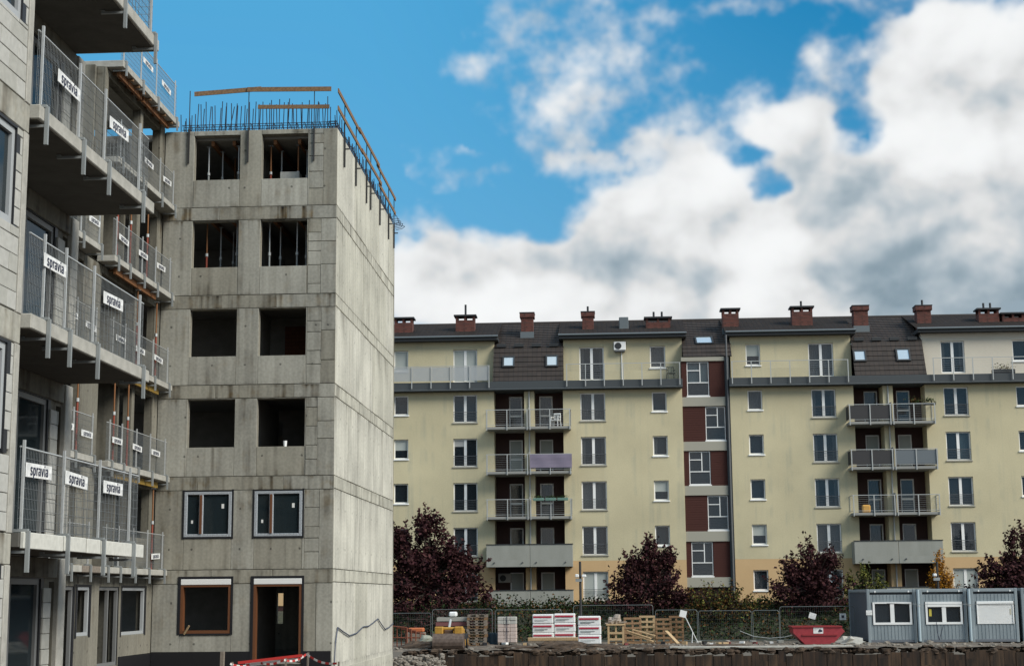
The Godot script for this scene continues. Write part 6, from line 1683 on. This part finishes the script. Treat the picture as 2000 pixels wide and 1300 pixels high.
	for r in 7:
		for q in 3:
			part(br, "brick", MB.new().bevel(V(-5.58 + 0.32 * q, 0.46 + 0.185 * r, -82.1), V(-5.27 + 0.32 * q + rng.randf_range(-0.01, 0.008), 0.635 + 0.185 * r, -81.18 + rng.randf_range(-0.02, 0.02)), 0.015), mat(0.46, 0.38, 0.345, 0.8) if r < 5 else M.block)
	part(br, "strap", bx(-5.12, -5.08, 0.46, 1.78, -81.15, -81.14), M.ink)
	for i in 3: part(br, "bearer", bx(-5.56 + 0.42 * i, -5.46 + 0.42 * i, 0.33, 0.455, -82.1, -81.2), M.wood_grey)
	single("barrel", MB.new().tube(V(0, 0, 0), V(0, 0.6, 0), 0.3, 0.3, 14).tube(V(0, 0.2, 0), V(0, 0.23, 0), 0.315, 0.315, 14).tube(V(0, 0.4, 0), V(0, 0.43, 0), 0.315, 0.315, 14), mat(0.06, 0.11, 0.15, 0.5), "blue-grey barrel between the pallet stack and the brick pallet", "barrel", V(-5.95, 0.32, -82.4))
	wrapped_pallet(-3.32, -83.2, 1.10, 3, 1.42, "left one of two white wrapped pallets with red stripes standing close together")
	wrapped_pallet(-2.20, -83.25, 1.10, 3, 1.42, "right one of two white wrapped pallets with red stripes standing close together")
	wrapped_pallet(-0.88, -80.6, 1.14, 3, 1.38, "single white wrapped pallet with red stripes left of the open crate")
	var sl := thing("sleeper_pair", "pale timber beams lying under the two white wrapped pallets", "timber", V(-2.75, 0.3, -82.4))
	for i in 2: part(sl, "beam", MB.new().bevel(V(-4.1, 0.30 + 0.19 * i, -82.55), V(-1.5, 0.48 + 0.19 * i, -82.3 + 0.0), 0.02), M.wood_pale if i else M.wood_grey)
	# open crate with scrap on it
	var cr := thing("open_crate", "pale open wooden crate with scrap heaped on top", "crate", V(0.42, 0.32, -80.6))
	for x in [0.02, 0.76]:
		for z in [-81.3, -80.5]: part(cr, "leg", bx(x, x + 0.10, 0.33, 1.28, z, z + 0.10), M.wood_pale)
	part(cr, "top", MB.new().bevel(V(-0.04, 1.283, -81.34), V(0.92, 1.36, -80.36), 0.01), M.wood_pale)
	for yy in [0.55, 0.86]: part(cr, "rail", bx(0.121, 0.759, yy, yy + 0.11, -80.44, -80.40), M.wood_pale)
	part(cr, "centre_post", bx(0.40, 0.49, 0.33, 1.28, -80.49, -80.45), M.wood_pale)
	part(cr, "lower_shelf", bx(0.05, 0.83, 0.42, 0.46, -81.2, -80.5), M.wood)
	single("scrap", MB.new().blob(V(-0.12, 0.16, 0), V(0.26, 0.18, 0.25), 3, 8, 0.35).blob(V(0.15, 0.22, 0.05), V(0.2, 0.24, 0.2), 4, 8, 0.35).bar(V(-0.5, 0.03, 0.1), V(0.6, 0.1, 0.1), 0.06, 0.05), mat(0.30, 0.26, 0.22, 0.8), "heap of pale scrap on the open crate", "scrap", V(0.4, 1.36, -80.85))
	# leaning pallets and formwork boards
	standing_pallet(V(1.35, 0.33, -82.2), 0.9, 1.35, 0.2, 0.15, M.wood, "brown pallet on edge right of the open crate")
	standing_pallet(V(2.05, 0.33, -82.6), 0.8, 1.42, 0.14, -0.1, M.wood_pale, "paler pallet on edge behind the tumbled boards")
	standing_pallet(V(2.9, 0.33, -82.0), 0.85, 1.28, 0.12, 0.05, M.wood, "left one of two dark pallets on edge beside the work lamp")
	standing_pallet(V(3.55, 0.33, -82.3), 0.75, 1.40, 0.1, -0.1, M.wood, "right one of two dark pallets on edge beside the work lamp")
	var ends := [["lowest", V(1.1, 0.50, -80.9), V(2.35, 0.40, -80.6)], ["second", V(1.15, 0.86, -81.3), V(2.3, 0.48, -80.8)], ["third", V(1.0, 1.0, -81.4), V(2.2, 0.62, -80.95)], ["topmost", V(1.3, 1.05, -81.5), V(2.4, 0.75, -81.1)]]
	for e in ends:
		single("loose_board", MB.new().bar(e[1] - V(1.7, 0.3, -81), e[2] - V(1.7, 0.3, -81), 0.24, 0.05), M.wood_pale if e[0] != "lowest" else M.wood, "brown board tumbled right of the open crate, %s of the heap" % e[0], "board", V(1.7, 0.3, -81), "boards tumbled beside the crate")
	single("loose_board", MB.new().bar(V(-0.35, 0.62, -0.3), V(0.22, 0.0, 0.3), 0.22, 0.04), M.wood_pale, "pale board leaning on the dark pallets beside the work lamp", "board", V(3.35, 0.36, -81.3))
	# work lamp on a slanting stand
	var wl := thing("work_lamp", "unlit work lamp with a white head on a slanting pole", "work lamp", V(4.5, 0.33, -82.0))
	part(wl, "pole", MB.new().tube(V(4.62, 0.35, -82.0), V(3.95, 1.78, -82.0), 0.03, 0.03, 8), M.steel)
	part(wl, "leg", MB.new().tube(V(4.3, 0.35, -81.6), V(4.36, 0.9, -82.0), 0.02, 0.02, 6), M.steel)
	part(wl, "leg", MB.new().tube(V(4.3, 0.35, -82.4), V(4.36, 0.9, -82.0), 0.02, 0.02, 6), M.steel)
	part(wl, "head", MB.new().obox(V(3.9, 1.82, -81.95), V(0.34, 0.34, 0.16), Basis(Vector3(0, 0, 1), -0.25)), M.white)
	# dark scrap left of the loader
	var sc := thing("scaffold_bundle", "rusty red scaffold frames stacked beside the tower's back corner", "scaffold frames", V(-10.2, 0.3, -79.5))
	for i in 5:
		var xx := -10.75 + 0.22 * i
		part(sc, "frame", MB.new().path([V(xx, 0.35, -79.6), V(xx, 1.35 - 0.08 * i, -79.6), V(xx + 0.75, 1.28 - 0.08 * i, -79.4), V(xx + 0.75, 0.35, -79.4)], 0.03, 6).tube(V(xx, 0.8, -79.6), V(xx + 0.75, 0.76, -79.4), 0.025, 0.025, 6), mat(0.20, 0.06, 0.03, 0.7))
	single("orange_tray", MB.new().bevel(V(-0.4, 0, -0.3), V(0.4, 0.22, 0.3), 0.05), mat(0.42, 0.12, 0.04, 0.6), "orange plastic tray beside the scaffold frames", "tray", V(-9.7, 1.02, -80.8))
	single("crate_box", MB.new().bevel(V(-0.45, 0, -0.4), V(0.45, 0.68, 0.4), 0.02), M.wood_grey, "dark grey box under the orange tray", "box", V(-9.7, 0.33, -80.8))
	single("cement_bag", MB.new().blob(Vector3.ZERO, V(0.36, 0.30, 0.3), 6, 10, 0.12), mat(0.27, 0.28, 0.23, 0.8), "grey-green sack slumped left of the loader bucket", "sack", V(-8.95, 0.62, -78.6))
	# two lamp posts
	for q in [[-1.32, -81.0, 4.5, "dark lamp post with small white floodlights before the yellow block"], [18.1, -88.0, 4.45, "slim dark lamp post behind the grey cabins"]]:
		var o := thing("lamp_post", q[3], "lamp post", V(q[0], 0.35, q[1]))
		part(o, "pole", MB.new().tube(V(q[0], 0.3, q[1]), V(q[0], q[2], q[1]), 0.075, 0.06, 8), M.dark_steel)
		part(o, "floodlight", MB.new().bevel(V(q[0] - 0.26, q[2] - 0.80, q[1] - 0.05), V(q[0] - 0.07, q[2] - 0.64, q[1] + 0.2), 0.03), M.white)
		if q[0] < 0: part(o, "floodlight", MB.new().bevel(V(q[0] + 0.08, q[2] - 0.80, q[1] - 0.05), V(q[0] + 0.3, q[2] - 0.66, q[1] + 0.2), 0.03), M.white)
		part(o, "bracket", bx(q[0] - 0.24, q[0] + 0.1, q[2] - 1.02, q[2] - 0.86, q[1] + 0.06, q[1] + 0.12), M.steel_dull)
	# scattered small scrap
	for i in 14:
		var px: float = [5.2, 5.6, 6.1, 4.9, 6.8, 5.9, 7.4, -6.2, -5.2, -4.2, 0.9, 2.8, 8.2, 3.9][i]; var pz: float = -80.5 - 0.2 * (i % 5)
		single("debris", MB.new().obox(V(0, 0.08, 0), V(0.18 + 0.06 * (i % 3), 0.10 + 0.05 * (i % 2), 0.2), Basis(Vector3(0, 1, 0), i * 0.7)), [M.white, M.wood_pale, mat(0.14, 0.03, 0.03, 0.8), M.membrane][i % 4], "small %s scrap lying on the yard" % ["white", "wooden", "dark red", "black"][i % 4], "scrap", V(px, ground_height(px, pz), pz), "small %s scraps on the yard" % ["white", "wooden", "dark red", "black"][i % 4])
	single("sagging_rope", MB.new().path([V(6.9, 0.9, -83.5), V(7.6, 0.62, -83.5), V(8.4, 0.52, -83.5), V(9.2, 0.58, -83.5), V(9.9, 0.75, -83.5)], 0.02, 5), M.steel_dull, "grey rope sagging along the fence left of the red skip", "rope", Vector3.ZERO)

func _ready() -> void:
	rng.seed = 20
	# camera, sky, sun, exposure
	var cam := Camera3D.new()
	cam.name = "camera"
	cam.fov = rad_to_deg(2.0 * atan(650.0 / FOCAL))
	cam.near = 0.1
	cam.far = 4000.0
	add_child(cam)
	cam.transform = Transform3D(Basis(Vector3.UP, 0.058) * Basis(Vector3.RIGHT, 0.166) * Basis(Vector3(0, 0, 1), -0.0085), EYE)
	cam.current = true
	var env := Environment.new()
	env.background_mode = Environment.BG_SKY
	env.tonemap_mode = Environment.TONE_MAPPER_LINEAR
	env.tonemap_exposure = 1.0
	env.sdfgi_enabled = true; env.ssao_enabled = true; env.ssil_enabled = true
	var sm := PanoramaSkyMaterial.new()
	sm.panorama = make_sky()
	sm.energy_multiplier = 1.0
	env.sky = Sky.new()
	env.sky.sky_material = sm
	var we := WorldEnvironment.new()
	we.name = "world"
	we.environment = env
	add_child(we)
	var sun := DirectionalLight3D.new()
	sun.name = "sun"
	sun.light_energy = 1.45
	sun.light_color = Color(1.0, 0.975, 0.93)
	sun.light_angular_distance = 30.0
	sun.shadow_enabled = true
	add_child(sun)
	sun.look_at_from_position(Vector3.ZERO, -Vector3(0.70, 0.62, 0.38), Vector3.UP)
	# setting and buildings
	make_materials()
	make_ground()
	var o := thing("concrete_building", "unfinished grey concrete apartment building with empty window openings and balcony slabs", "building", V(-12, 0.3, -50))
	make_tower(o)
	make_near_wing(o)
	make_far_wing(o)
	make_roof_steel(o)
	make_yellow()
	make_plants()
	# objects
	make_guards()
	make_roof_guards()
	make_tower_details()
	make_yard()
	make_balcony_things()
